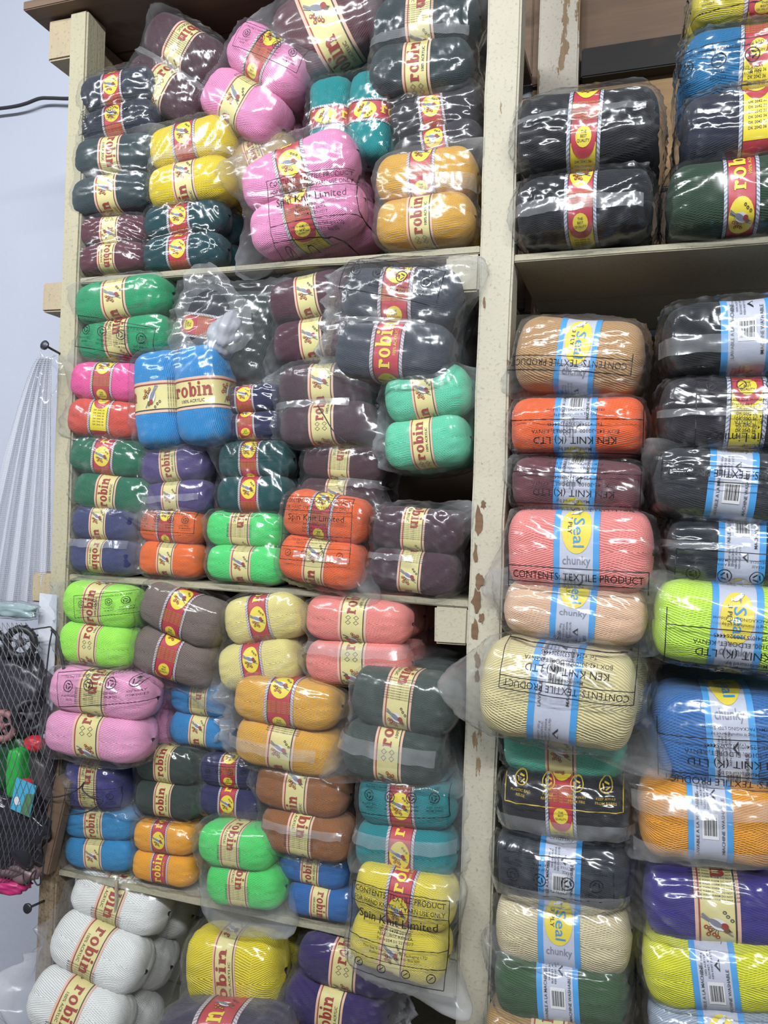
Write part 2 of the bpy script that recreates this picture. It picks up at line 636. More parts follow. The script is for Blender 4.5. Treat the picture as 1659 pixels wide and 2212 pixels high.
def bird():
    """the little bird, knitting needle and flowers printed on the bands; about 2 units across"""
    g = Flat()
    g.line((-.9, .75), (.75, -.85), .10, 'grey', 1, 9)
    g.ell(.05, .05, .62, .40, 'white', 2, -0.6, 14, 1)
    g.ell(-.12, .18, .48, .22, 'grey', 3, -0.75, 12, 1)
    g.ell(.38, -.10, .26, .24, 'red', 3, 0, 12, 1)
    g.ell(.46, -.38, .20, .18, 'brown', 3, 0, 12, 1)
    g.add([(.58, -.45), (.82, -.52), (.60, -.33)], [(0, 1, 2)], 'black', 4)
    g.line((-.35, .35), (-.80, .95), .16, 'grey', 2, 9)
    for a, b in ((-.55, -.25), (-.72, -.55), (-.38, -.62), (-.75, -.02), (-.2, -.85)):
        g.ell(a, b, .15, .15, 'red', 2, 0, 8, 1)
        g.ell(a, b, .06, .06, 'yellow', 3, 0, 6, 1)
        g.line((a, b), (0, -.1), .045, 'black', 1, 9)
    for a, b in ((.75, .55), (.95, .25), (.62, .85)):
        g.ring(a, b, .13, .13, .07, .07, 'black', 1, 8)
    return g


BREF_L, BREF_R = 0.19, 0.044
BANDW = {'Y': 0.042, 'R': 0.044, 'C': 0.044, 'S': 0.058}


def band_print(kind):
    """(x across the band, s along it) in metres; s = 0 faces the front at phase 0, s grows upward"""
    g = Flat()
    d = math.radians(1) * BREF_R
    hw = BANDW[kind] / 2
    half = math.pi * BREF_R
    up90 = math.pi / 2
    if kind in 'Y':
        for sx in (-1, 1):
            g.rect(sx * hw, -half, sx * (hw - .0032), half, 'pink', 1)
            g.rect(sx * (hw - .0035), -half, sx * (hw - .0050), half, 'red' if sx < 0 else 'black', 2)
        for s0, fl in ((0, 0), (180, 1)):
            g.put(robin_word(), up90 + math.pi * fl, .0130, (-.002 if not fl else .002, s0 * d), 2)
            tx = Flat()
            tx.text('100% ACRYLIC', 0, 0, .0062, 'black', 1, .5)
            g.put(tx, up90 + math.pi * fl, 1, (.0125 if not fl else -.0125, s0 * d), 1)
        g.put(bird(), 0.2, .0150, (0, 78 * d), 2)
        g.put(bird(), math.pi + .2, .0150, (0, -105 * d), 2)
        for k in range(9):
            tx = Flat()
            tx.text('MACHINE WASH WARM DO NOT BLEACH', 0, 0, .0026, 'black', 1, .5)
            g.put(tx, 0, 1, (0, (112 + 4.4 * k) * d), 1)
        for (a, b) in ((-.006, -62), (.006, -62), (-.006, -50), (.006, -50)):
            g.ring(a, b * d, .0042, .0042, .0034, .0034, 'black', 2, 4)
    elif kind in 'RC':
        edge = 'lace' if kind == 'R' else 'silver'
        g.rect(-hw, -172 * d, hw, -92 * d, 'bright', 1)
        for sx in (-1, 1):
            g.rect(sx * hw, -half, sx * (hw - .0042), half, edge, 2)
            g.rect(sx * (hw - .0042), -half, sx * (hw - .0052), half, 'black', 3)
            n = 60
            for k in range(n):                                   # the twisted cord printed along the edge
                s = -half + 2 * half * k / n
                g.line((sx * hw, s), (sx * (hw - .004), s + .0035), .0010, 'grey', 3, 9)
        g.ell(0, 0, hw - .006, 29 * d, 'yellow', 2, 0, 24, 4)
        g.put(bird(), 0.3, .0135, (0, 0), 3)
        g.put(robin_word('yellow'), up90, .0145, (-.002, 84 * d), 2)
        tx = Flat()
        tx.text('100% ACRYLIC', 0, 0, .0058, 'yellow', 1, .5)
        g.put(tx, up90, 1, (.0125, 84 * d), 1)
        g.ell(0, -88 * d, hw - .006, 24 * d, 'crimson', 2, 0, 20, 4)
        g.ell(0, -84 * d, .0105, .0105, 'yellow', 3, 0, 16, 2)
        for k, s in enumerate(('THE', 'BEST', 'QUALITY')):
            g.text(s, 0, -84 * d + .003 - .0042 * k, .0040, 'black', 4)
        for k in range(7):
            tx = Flat()
            tx.text('HAND KNITTING YARN 100 g', 0, 0, .0030, 'gold', 1, .5)
            g.put(tx, 0, 1, (0, (-38 - 4 * k) * d), 2)
        for k in range(6):
            g.text('DK 2042 36', 0, (-158 + 8 * k) * d, .0045, 'black', 2)
        g.put(bird(), 0.3, .0125, (0, 150 * d), 2)
    else:
        for sx in (-1, 1):
            g.rect(sx * hw, -half, sx * (hw - .0078), half, 'cyan', 1)
        g.ell(0, 0, hw - .010, 34 * d, 'yellow', 2, 0, 28, 5)
        tx = Flat()
        tx.text('Seal', 0, -.005, .0200, 'blue', 1, .5)
        g.put(tx, -up90, 1, (.001, -5 * d), 3)
        tx = Flat()
        tx.text('3 PLY', 0, 0, .0075, 'black', 1, .5)
        g.put(tx, -up90, 1, (-.011, 4 * d), 3)
        g.text('chunky', 0, -48 * d, .0125, 'grey', 2)
        g.put(seal_animal(), 0, .0062, (0.000, 25 * d), 4)
        for base in (-118, 118):                                # bar code on its white panel
            g.rect(-.0105, (base - 17) * d, .0105, (base + 17) * d, 'white', 2)
            x = -.008
            k = 0
            while x < .008:
                wd = (.0006, .0010, .0006, .0014)[k % 4]
                g.rect(x, (base - 12) * d, x + wd, (base + 12) * d, 'black', 3)
                x += wd + (.0008, .0006, .0011)[k % 3]
                k += 1
            for sx, s in ((-1, 'LAVABLE A LA MACHINE'), (1, 'MACHINE WASHABLE')):
                tx = Flat()
                tx.text(s, 0, 0, .0056, 'black', 1, .5)
                g.put(tx, up90, 1, (sx * .0165 + .002, base * d), 2)
        for base, sg in ((68, 1), (-78, -1), (172, 1)):
            g.add([(.008, (base - 8) * d), (.008, (base + 8) * d), (.001, base * d)], [(0, 1, 2)], 'black', 2)
            g.add([(.0072, (base - 4) * d), (.0072, (base + 4) * d), (.004, base * d)], [(0, 1, 2)], 'silver', 3)
            for j, s in enumerate(('KEN KNIT (K) LTD', 'ELDORET, KENYA', '100% ACRYLIC', 'WEIGHT 100 g')):
                tx = Flat()
                tx.text(s, 0, 0, .0034, 'black', 1, .5)
                g.put(tx, up90, 1, (-.004 - .0042 * j + .003, base * d), 2)
    return g


def seal_animal():
    g = Flat()
    g.ell(0, 0, 1.0, .42, 'white', 1, 0.5, 16, 1)
    g.ell(.75, .62, .36, .32, 'white', 1, 0, 12, 1)
    g.add([(-.8, -.4), (-1.35, -.1), (-1.25, -.75)], [(0, 1, 2)], 'white', 1)
    g.add([(.2, -.2), (.5, -.85), (.62, -.05)], [(0, 1, 2)], 'grey', 2)
    g.ell(.85, .68, .07, .07, 'black', 2, 0, 8, 1)
    g.ell(1.08, .58, .08, .06, 'black', 2, 0, 8, 1)
    return g


# ------------------------------------------------------------------ skeins: a unit shape, length 1 along x, 1 across
PEXP, QEXP, MEXP = 5.8, 2.4, 3.0


def prof(t, pe=PEXP):
    return max(0.0, 1 - abs(t) ** pe) ** (1 / QEXP)


def section(th):
    c, s = math.cos(th), math.sin(th)
    k = (abs(c) ** MEXP + abs(s) ** MEXP) ** (-1 / MEXP)
    return -c * k, s * k                          # (y, z): th = 0 faces the front


def make_skein(seed, pe=PEXP):
    rs = np.random.RandomState(seed)
    nx, na = 34, 72
    ph = rs.uniform(0, 6.28, 6)
    V, Fc, UV = [], [], []
    ts = [math.sin(math.pi / 2 * (-1 + 2 * i / nx)) * 0.9995 for i in range(nx + 1)]
    for i, t_ in enumerate(ts):
        rr = prof(t_, pe)
        pin = 1 - 0.035 * math.exp(-(t_ / 0.26) ** 2)
        for k in range(na + 1):
            th = 2 * math.pi * k / na
            y, z = section(th)
            lump = 1 + (0.018 * math.sin(2 * th + ph[0] + 3 * t_) + 0.014 * math.sin(5 * th + ph[1] - 4 * t_) + 0.012 * math.sin(9 * t_ + ph[2] + th) + 0.009 * math.sin(13 * th + 7 * t_ + ph[4]) + 0.008 * math.sin(17 * th - 8 * t_ + ph[5])) * min(1, max(0, abs(t_) - .33) * 4)
            V.append((t_ * 0.5 * (1 + 0.012 * math.sin(th * 2 + ph[3])), y * 0.5 * rr * pin * lump, z * 0.5 * rr * pin * lump))
            UV.append(((i / nx) * 1.3, k / na * 2.0))
    for i in range(nx):
        for k in range(na):
            a = i * (na + 1) + k
            Fc.append((a, a + 1, a + na + 2, a + na + 1))
    me = bpy.data.meshes.new('skein')
    me.from_pydata(V, [], Fc)
    uvl = me.uv_layers.new(name='UVMap')
    for p in me.polygons:
        p.use_smooth = True
        for li in p.loop_indices:
            uvl.data[li].uv = UV[me.loops[li].vertex_index]
    me.materials.append(None)
    return me


SKEINS = [make_skein(s) for s in range(5)]
ROLLS = [make_skein(20 + s, 9.0) for s in range(5)]
_bands = {}
_prints = {}


def band_mesh(kind, phase):
    key = (kind, round(phase / 15) * 15)
    if key in _bands:
        return _bands[key]
    if kind not in _prints:
        _prints[kind] = band_print(kind)
    g = _prints[kind]
    ph = math.radians(key[1])
    hw = BANDW[kind] / 2
    V, Fc, mi = [], [], []

    def put(x, s, lift):
        xx = x / BREF_L
        th = s / BREF_R + ph
        y, z = section(th)
        r = 0.5 * prof(2 * xx) * (1 - 0.035 * math.exp(-(2 * xx / 0.26) ** 2)) + 0.007 + lift
        return (xx, y * r, z * r)
    na, nx = 72, 6
    for i in range(nx + 1):
        for k in range(na):
            V.append(put(-hw + 2 * hw * i / nx, 2 * math.pi * BREF_R * k / na, 0))
    for i in range(nx):
        for k in range(na):
            a, b = i * na + k, i * na + (k + 1) % na
            Fc.append((a, b, b + na, a + na))
            mi.append(INKS.index({'Y': 'paper', 'R': 'crimson', 'C': 'crimson', 'S': 'silver'}[kind]))
    b = len(V)
    for (x, s), h in zip(g.v, g.h):
        V.append(put(x, s, 0.0034 * h))
    for f, m in zip(g.f, g.m):
        Fc.append(tuple(b + i for i in f))
        mi.append(m)
    me = bpy.data.meshes.new('paper_band')
    me.from_pydata(V, [], Fc)
    for k in INKS:
        me.materials.append(INK[k])
    me.polygons.foreach_set('material_index', mi)
    me.polygons.foreach_set('use_smooth', [True] * len(me.polygons))
    _bands[key] = me
    return me


# ------------------------------------------------------------------ bags: film drawn over the skeins inside
NC = 34


def cube_grid():
    idx, pts, faces = {}, [], []

    def vid(p):
        if p not in idx:
            idx[p] = len(pts)
            pts.append(p)
        return idx[p]
    for ax in range(3):
        for sg in (0, NC):
            for i in range(NC):
                for j in range(NC):
                    q = []
                    for (a, b) in ((i, j), (i + 1, j), (i + 1, j + 1), (i, j + 1)):
                        p = [0, 0, 0]
                        p[ax] = sg
                        p[(ax + 1) % 3] = a
                        p[(ax + 2) % 3] = b
                        q.append(vid(tuple(p)))
                    faces.append(tuple(q) if sg else tuple(q[::-1]))
    pts = np.array(pts, float) / NC * 2 - 1
    pts = np.sin(pts * math.pi / 4) / math.sin(math.pi / 4)
    n = len(pts)
    nb = [set() for _ in range(n)]
    for f in faces:
        for k in range(4):
            nb[f[k]].add(f[(k + 1) % 4])
            nb[f[(k + 1) % 4]].add(f[k])
    mx = max(len(x) for x in nb)
    nba = np.array([list(x) + [i] * (mx - len(x)) for i, x in enumerate(nb)])
    return pts, faces, nba


CPTS, CFACES, CNB = cube_grid()


def bag_points(balls, ctr, half, ears, slack, rough, seed, sag, pe=PEXP):
    """balls: list of (centre, dims); returns vertex positions of the film round them"""
    rs = np.random.RandomState(seed)
    p0 = CPTS * np.array(half)
    dirs = p0 / np.linalg.norm(p0, axis=1)[:, None]
    lo = np.zeros(len(dirs))
    hi = np.full(len(dirs), 1.9 * max(half))
    for _ in range(13):
        mid = (lo + hi) / 2
        q = ctr + dirs * mid[:, None]
        ins = np.zeros(len(dirs), bool)
        for c, dm in balls:
            l = np.abs(2 * (q - c) / dm)
            rho = (l[:, 1] ** MEXP + l[:, 2] ** MEXP) ** (1 / MEXP)
            ins |= (rho ** QEXP + l[:, 0] ** pe) < 1
        lo = np.where(ins, mid, lo)
        hi = np.where(ins, hi, mid)
    base = lo + 0.0035
    r = base.copy()
    for _ in range(22 + int(18 * slack)):
        r = np.maximum(base, r[CNB].mean(1) * (1 + 0.002 * slack))
    r = r + slack * 0.006
    p = ctr + dirs * r[:, None]
    # wrinkles: taut ridges between random directions, always outward
    dsp = np.zeros(len(p))
    for k in range(9):
        kv = rs.normal(size=3) * np.array((.8, .5, 1.0))
        kv /= np.linalg.norm(kv)
        kf = rs.uniform(45, 330)
        ph = rs.uniform(0, 6.28)
        wob = 1.6 * np.sin(p @ (rs.normal(size=3) * 20) + ph * 2)
        patch = np.clip(0.5 + np.sin(p @ (rs.normal(size=3) * 26) + ph * 3), 0, 1)
        dsp += (1 - np.abs(np.sin(p @ (kv * kf) + ph + wob))) ** 1.6 * patch * min(1.0, 150 / kf)
    p = p + dirs * (dsp * 0.0022 * rough)[:, None]
    loose = np.clip(dsp / 2.6 - 0.45, 0, 1) ** 1.5 * 0.8
    # loose corners and ends of the bag
    for (sx, sz, am) in ears:
        if sz == 0:                                              # the sealed end of the bag, a flat crimped fin
            f = np.clip((p[:, 0] * sx / half[0] - 0.86) / 0.16, 0, 1)
            rag = 1 + 0.22 * np.sin(p[:, 2] * 120 + seed) + 0.10 * np.sin(p[:, 2] * 240 + 2 * seed)
            p[:, 0] += sx * am * 1.1 * f ** 1.6 * rag
            p[:, 1] += (0.003 * np.sin(p[:, 2] * 110 + seed) - p[:, 1]) * 0.93 * f ** 1.3
            p[:, 2] *= 1 - 0.06 * f
            loose += f * .8
            continue
        cdir = np.array((sx * half[0], -0.55 * half[1], sz * half[2]))
        cdir /= np.linalg.norm(cdir)
        ca = dirs @ cdir
        wgt = np.clip((ca - 0.90) / 0.10, 0, 1) ** 1.8
        push = np.array((sx, -0.15, sz * 0.6))
        push /= np.linalg.norm(push)
        p = p + push * (wgt * am * 1.25)[:, None]
        loose += wgt * .9
        p[:, 1] += (np.sin(p[:, 2] * 210 + seed) * 0.004 * wgt)
    if sag:
        wgt = np.clip((-dirs[:, 2] - 0.15) / 0.85, 0, 1) * np.clip(-dirs[:, 1] + 0.45, 0, 1)
        p[:, 2] -= wgt * sag
        loose += wgt * 1.2
    return p, np.clip(loose, 0, 1.5)


FILM = film_mat('clear_film', 0.06, 1.05, 0.38)
FILM_H = film_mat('clear_film_hazy', 0.10, 1.1, 0.42)
FILM_S = film_mat('crisp_film', 0.014, 1.3, 0.45)
STRIP = film_mat('film_fold', 0.28, 1.8, 0.6, scale=1.5)


def bag_lettering(kind):
    """black print on the bags, in metres, about 0.15 wide, centred"""
    g = Flat()
    L = .0011
    if kind == 'spin':
        W_ = .075
        rows = [('CONTENTS: TEXTILE PRODUCT', .0118, .040), ('FOR HAND KNITTING YARN USE ONLY', .0098, .0275), ('Manufacturer', .0055, .0195), ('Spin Knit Limited', .0175, .0050),
                ('BOX 1478-20100,', .0068, -.0045), ('NAKURU, KENYA', .0068, -.0115), ('Tel: +254 51 2213517', .0062, -.0185),
                ('This bag is manufactured by Packaging LTD', .0056, -.0345), ('Kipkaren Road Eldoret, P.O. Box 500', .0050, -.0410)]
        for s, sz, y in rows:
            g.text(s, 0, y, sz, 'black', 1, .5, min(1.0, .140 / max(1e-4, glyphs(s)[0][:, 0].max() * sz)))
        for y in (.052, .0245, -.0245, -.0485):
            g.line((-W_, y), (W_, y), L)
        for x in (-W_, W_):
            g.line((x, .052), (x, -.075), L)
        g.line((-W_, -.075), (W_, -.075), L)
        for k in range(4):
            x = -.055 + .037 * k
            g.ring(x, -.061, .0068, .0068, .0056, .0056, 'black')
            g.line((x - .003, -.063), (x + .003, -.058), .0012)
    elif kind == 'ken':
        W_ = .078
        rows = [('CONTENTS: TEXTILE PRODUCT', .0120, .022), ('Manufactured by:', .0058, .0125), ('KEN KNIT (K) LTD', .0120, .0005), ('BOX 142-30100, ELDORET, KENYA', .0068, -.0085),
                ('Tel: +254(0)53203264445', .0062, -.0165), ('Poly bag is manufactured by', .0045, -.0275), ('PREMIO PACKAGING LTD, Eldoret', .0045, -.0335)]
        for s, sz, y in rows:
            g.text(s, 0, y, sz, 'black', 1, .5, min(1.0, .146 / max(1e-4, glyphs(s)[0][:, 0].max() * sz)))
        for y in (.034, .0185, -.0205):
            g.line((-W_, y), (W_, y), L)
        for x in (-W_, W_):
            g.line((x, .034), (x, -.038), L)
    elif kind == 'title':
        W_ = .078
        g.text('CONTENTS: TEXTILE PRODUCT', 0, -.004, .0125, 'black', 1, .5, min(1, .146 / (glyphs('CONTENTS: TEXTILE PRODUCT')[0][:, 0].max() * .0125)))
        for y in (.010, -.008):
            g.line((-W_, y), (W_, y), L)
        for x in (-W_, W_):
            g.line((x, .010), (x, -.016), L)
    else:                                                         # recycling marks in a frame
        W_ = .075
        for k, (a, b) in enumerate((('PLASTIC BAG', 'REUSE'), ('PLEASE', 'RECYCLE'), ('KEEP AWAY', 'FROM FIRE'), ('KEEP AWAY', 'FROM BABIES'))):
            x = -.054 + .036 * k
            g.ring(x, .010, .0085, .0085, .0072, .0072, 'black')
            for j in range(3):
                t_ = 2.09 * j + .5
                g.line((x + .0045 * math.cos(t_), .010 + .0045 * math.sin(t_)), (x + .0045 * math.cos(t_ + 1.5), .010 + .0045 * math.sin(t_ + 1.5)), .0018)
            g.text(a, x, -.0055, .0045)
            g.text(b, x, -.0110, .0045)
        for y in (.030, -.020):
            g.line((-W_, y), (W_, y), L)
        for x in (-W_, W_):
            g.line((x, .030), (x, -.020), L)
        g.text('This bag is manufactured by Packaging LTD, P.O. Box 500', 0, .0215, .0052, 'black', 1, .5)
    return g


_letters = {}
VPX, VPY = -4250.0, 955.0
N_PACK = [0]


def pack(label, cx, cy, w_, h_, tilt, colr, bands, off=0.0, rows=2, deep=2, vert=False, film=None, ears=(), slack=0.3, rough=1.0,
         strip=(), prints=(), cols=None, sag=0.0, bw=1.0, yaw=0.0, xoff=None, group=None, dy=None, ink='black', roll=False, pitch=0.0):
    """a bag of yarn skeins; (cx, cy, w_, h_) is where its front row shows, tilt its slope in the picture (None: level)"""
    i = N_PACK[0]
    N_PACK[0] += 1
    rs = random.Random(100 + i)
    Y = D + 0.035 + off
    c = P(cx, cy, Y)
    W = (P(cx + w_ / 2, cy, Y) - P(cx - w_ / 2, cy, Y)).x
    H = (P(cx, cy - h_ / 2, Y) - P(cx, cy + h_ / 2, Y)).z
    if tilt is None:
        ang = 0.0
    else:
        ang = math.radians(tilt) - math.atan2(cy - VPY, cx - VPX)
    if vert:
        roll = True
        W, H = H, W
        ang += math.pi / 2
    root = empty('yarn_pack', c)
    root.rotation_euler = (math.radians(pitch), ang, math.radians(yaw))
    tag(root, label, 'yarn pack', group or 'bagged yarn packs on the shelves')
    lo_x, hi_x = (-1.183, -.306) if c.x < -.27 else (-.236, .615)
    dz = H / rows * (1.10 if rows > 1 else 1.0)
    dyb = dy or min(max(dz * 1.08, 0.075), 0.115)
    L = W * 0.965
    balls = []
    for k in range(deep):
        for r_ in range(rows):
            jx = (xoff[r_] * W if xoff else rs.uniform(-.012, .012) * W) if k == 0 else rs.uniform(-.02, .02) * W
            cc = np.array((jx, k * dyb * 0.95 + rs.uniform(-.004, .006), ((rows - 1) / 2 - r_) * H / rows))
            dm = np.array((L * rs.uniform(.97, 1.0), dyb, dz))
            ca_, sa_ = math.cos(ang), math.sin(ang)
            hx = dm[0] / 2 * abs(ca_) + dz / 2 * abs(sa_)                # keep clear of the posts
            wx = c.x + cc[0] * ca_ + cc[2] * sa_
            over = max(0, lo_x - (wx - hx)) - max(0, wx + hx - hi_x)
            if k == 0:
                over = max(-.012, min(.012, over)) if off > -.045 else 0
            if abs(ca_) > .4:
                cc[0] += over / ca_
            balls.append((cc, dm))
            b = bpy.data.objects.new('yarn_skein', (ROLLS if roll else SKEINS)[(i + r_ * 2 + k) % 5])
            col.objects.link(b)
            b.parent = root
            b.location = cc
            b.scale = dm
            b.rotation_euler = (0, math.radians(rs.uniform(-2.5, 2.5)), math.radians(rs.uniform(-2, 2)))
            b.material_slots[0].link = 'OBJECT'
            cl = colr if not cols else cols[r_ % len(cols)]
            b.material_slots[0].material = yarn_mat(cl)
            bd = bands[r_ % len(bands)]
            if bd and k < 1:
                o = bpy.data.objects.new('paper_band', band_mesh(bd[0], bd[1]))
                col.objects.link(o)
                o.parent = b
                o.scale = (bw * (1.0 if bd[0] in 'SC' else 1.18), 1, 1)
    ctr = np.array((0, (deep - 1) / 2 * dyb * 0.95, 0))
    half = np.array((W / 2, deep * dyb / 2, H / 2))
    pts, loose = bag_points(balls, ctr, half, ears, slack, rough, 300 + i, sag, 9.0 if roll else PEXP)
    # let a pack that sits on a board rest on it instead of sinking in
    rotm = np.array(root.rotation_euler.to_matrix())
    low = min((rotm @ cc)[2] - (dm[2] / 2 * abs(math.cos(ang)) + dm[0] * .42 * abs(math.sin(ang))) for cc, dm in balls) + c.z - .004
    for zs in ((Z1, Z2, Z3) if c.x < -.27 else (ZR,)):
        if c.z > zs and low < zs and zs - low < .035:
            root.location.z += zs - low + .001
    bag = mesh_obj('bag', pts, CFACES, film or FILM, root, True)
    bag.data.attributes.new('loose', 'FLOAT', 'POINT').data.foreach_set('value', loose.astype(np.float32))
    tree = BVHTree.FromPolygons([Vector(p) for p in pts], CFACES)

    def onto(x, z, lift):
        h = tree.ray_cast(Vector((x, -1, z)), Vector((0, 1, 0)))
        if h[0] is None:
            return None
        return Vector((x, h[0].y - lift, z))
    for (z0, hgt, x0, x1) in strip:                              # the folded seam lying across the front
        V, Fc = [], []
        nx, nz = 26, 4
        for jx in range(nx + 1):
            x = (x0 + (x1 - x0) * jx / nx) * W / 2
            for jz in range(nz + 1):
                f = jz / nz
                z = z0 * H / 2 - f * hgt + 0.0012 * math.sin(jx * .9 + i) * f
                p = onto(x, z, .0012 + f * .003 + .0010 * math.sin(jx * 1.3 + i) * f)
                if p is None:
                    p = Vector((x, (V[-1].y if V else 0), z))
                V.append(p)
        for jx in range(nx):
            for jz in range(nz):
                a = jx * (nz + 1) + jz
                Fc.append((a, a + nz + 1, a + nz + 2, a + 1))
        mesh_obj('seam_fold', V, Fc, STRIP, bag, True)
    for (kind, u, v_, scl, rot) in prints:
        if kind not in _letters:
            _letters[kind] = bag_lettering(kind)
        g = Flat()
        g.put(_letters[kind], math.radians(rot), scl * W / .16, (u * W / 2, v_ * H / 2))
        V, ok = [], []
        for (x, z) in g.v:
            p = onto(x, z, .0009)
            ok.append(p is not None)
            V.append(p or Vector((x, 0, z)))
        Fc = [f for f in g.f if all(ok[q] for q in f)]
        if Fc:
            used = sorted({q for f in Fc for q in f})
            mp = {q: n for n, q in enumerate(used)}
            mesh_obj('bag_print', [V[q] for q in used], [tuple(mp[q] for q in f) for f in Fc], INK[ink], bag)
    return root


# ------------------------------------------------------------------ the yarn packs, compartment by compartment
E2 = ((-1, -1, .02), (1, 1, .015))
EL = ((-1, 0, .025),)
# --- top compartment of the wide bay
pack('dark maroon yarn pack leaning top left beside bright pink pack, highest on that side', 393, 165, 200, 185, 24, '44202c', [('Y', -135), ('Y', 60)], .03, ears=((-1, 1, .03),), film=FILM, strip=((0, .012, -1, 1),), rough=1.4)
pack('slate grey yarn pack with red and yellow bands beside outer post, under shelf top', 258, 243, 165, 140, -14, '2c3442', [('R', 0), ('R', 15)], .0, ears=((-1, -1, .03),), film=FILM_S, rough=1.6, prints=(('recycle', 0, -.5, .8, 0),))
pack('bright pink yarn pack with black bag print, tilted, between two maroon packs', 563, 192, 195, 205, 26, 'ec8fbd', [('R', 45), ('Y', -75)], .01, prints=(('recycle', .1, .62, .8, 8),), ears=((1, 1, .02),))
pack('maroon yarn pack with wide yellow band at very top of the shelf', 712, 62, 235, 185, -36, '562430', [('Y', -75)], .02, rows=1, ears=((-1, 1, .045), (-1, -1, .02)), slack=.6, bw=1.25, film=FILM_H, deep=2)
pack('dark bottle green yarn pack at top right against middle post', 915, 108, 235, 205, -7, '1f3134', [('Y', -135), ('Y', 0)], .01, ears=((-1, 1, .03), (1, 1, .03)), slack=.5, strip=((.1, .02, -1, .9),))
pack('turquoise yarn pack standing upright with two round yellow bands side by side', 764, 268, 165, 200, -8, '0a8a8c', [('R', 0), ('R', 0)], .03, vert=True, film=FILM_S, rough=1.5, slack=.4, bw=.9)
pack('charcoal yarn pack above the gold pack, touching middle post', 945, 288, 205, 160, -18, '2a272e', [('R', 0), ('R', 15)], .03, ears=((-1, -1, .04),), slack=.5, rough=1.6)
pack('dark teal grey yarn pack with offset yellow bands beside outer post', 250, 388, 180, 155, -9, '23393f', [('Y', 180), ('Y', -75)], .0, xoff=(.02, -.03), ears=((-1, 0, .03), (1, 1, .02)))
pack('lemon yellow yarn pack between dark teal packs in top compartment', 425, 362, 185, 175, -11, 'e5c81c', [('R', 15), ('Y', -60)], .0, ears=((1, 1, .02),), film=FILM, strip=((.15, .014, -1, 1),))
pack('pale gold yarn pack in milky bag, half hidden behind large pink pack', 578, 362, 150, 120, -28, 'b99c62', [('Y', 0)], .05, rows=1, film=FILM_H, slack=.6)
pack('large pink yarn pack with printed bag lying on top shelf board', 658, 458, 255, 205, -20, 'ee92c0', [('R', 0), ('R', 45)], -.02, ears=((-1, 1, .045), (-1, -1, .04)), slack=.7, rough=1.4, film=FILM, prints=(('spin', .25, -.55, .72, -8),))
pack('gold yarn pack beside middle post on top shelf board, word band upright', 922, 437, 220, 190, -7, 'd9a233', [('R', 45), ('Y', 0)], -.005, ears=((1, 1, .02),), slack=.5, film=FILM_H, strip=((.3, .03, .1, 1),))
pack('small maroon yarn pack in corner of top shelf board by outer post', 244, 535, 150, 118, None, '5b2232', [('Y', 90), ('Y', 180)], .0, ears=((-1, 1, .03), (-1, -1, .03)), rough=1.5)
pack('deep teal green yarn pack on top shelf board between maroon and pink', 405, 525, 180, 140, None, '0f4148', [('R', 0), ('R', 0)], .0, film=FILM_S, rough=1.5, deep=3, ears=((-1, 0, .02),))
# --- middle compartment
pack('emerald green yarn pack at upper left of middle compartment', 268, 695, 205, 165, -7, '149a62', [('Y', -75), ('Y', -135)], -.005, ears=((-1, -1, .03), (-1, 1, .02)), slack=.4, prints=(('recycle', .05, -.62, .85, -14),))
pack('dark purple maroon yarn pack leaning on large slate pack under top board', 683, 693, 190, 180, -10, '4c2030', [('Y', -75), ('Y', -75)], .02, film=FILM, slack=.4, ears=((-1, -1, .025),))
pack('large slate blue yarn pack with red label directly under top shelf board', 862, 706, 265, 232, 3, '2d3644', [('R', 45), ('R', -75)], -.03, film=FILM_H, slack=.9, rough=1.5, ears=((1, 1, .03), (-1, 0, .03)), prints=(('recycle', -.05, .62, .85, -8),), strip=((-.02, .010, -1, .6),))
pack('hot pink and coral yarn pack beside outer post in middle compartment', 237, 867, 172, 155, 4, 'f0458c', [('R', 45), ('R', 135)], -.01, cols=('f0559c', 'd9503f'), ears=((-1, 1, .035), (-1, -1, .02)), rough=1.5, film=FILM)
pack('sky blue yarn pack standing upright with band across its middle', 402, 862, 185, 225, -6, '1787c9', [('Y', 0), ('Y', -75)], -.015, vert=True, film=FILM, slack=.6, bw=1.2, ears=((-1, 1, .04),), strip=())
pack('dark indigo yarn pack with red band right of the sky blue pack', 545, 895, 150, 115, -6, '2a2d52', [('R', 15), ('R', 60)], .015, film=FILM_S, rough=1.4, ears=((-1, -1, .02),))
pack('aubergine yarn pack with a stray dark thread across its lower band', 712, 876, 212, 168, -3, '42222f', [('Y', -75), ('Y', 45)], .0, slack=.6, ears=((1, -1, .05), (-1, 0, .03)), film=FILM_H, strip=((.05, .014, -1, .6),))
pack('mint green yarn pack against middle post in middle compartment', 930, 906, 190, 200, -9, '62cfa6', [('Y', -75), ('Y', 0)], -.01, xoff=(.03, 0), slack=.4, ears=((1, 0, .02), (-1, 0, .02)))
pack('forest green yarn pack with readable word band beside outer post', 240, 1026, 172, 150, 6, '11694a', [('R', 0), ('Y', 0)], -.005, xoff=(-.04, .04), slack=.5, ears=((1, -1, .04), (-1, 0, .02)), rough=1.4)
pack('violet yarn pack between two green packs in middle compartment', 390, 1040, 150, 140, -4, '4b3a78', [('Y', 0), ('Y', -75)], .01, slack=.5, ears=((-1, -1, .03),), strip=((-.45, .014, -1, .8),), film=FILM_H)
pack('dark petrol green yarn pack with two red bands above bright green pack', 556, 1032, 165, 150, -3, '0d4a4c', [('R', 30), ('R', 15)], .0, film=FILM_S, slack=.4, ears=((-1, 1, .025),), prints=(('recycle', .1, .72, .7, -4),))
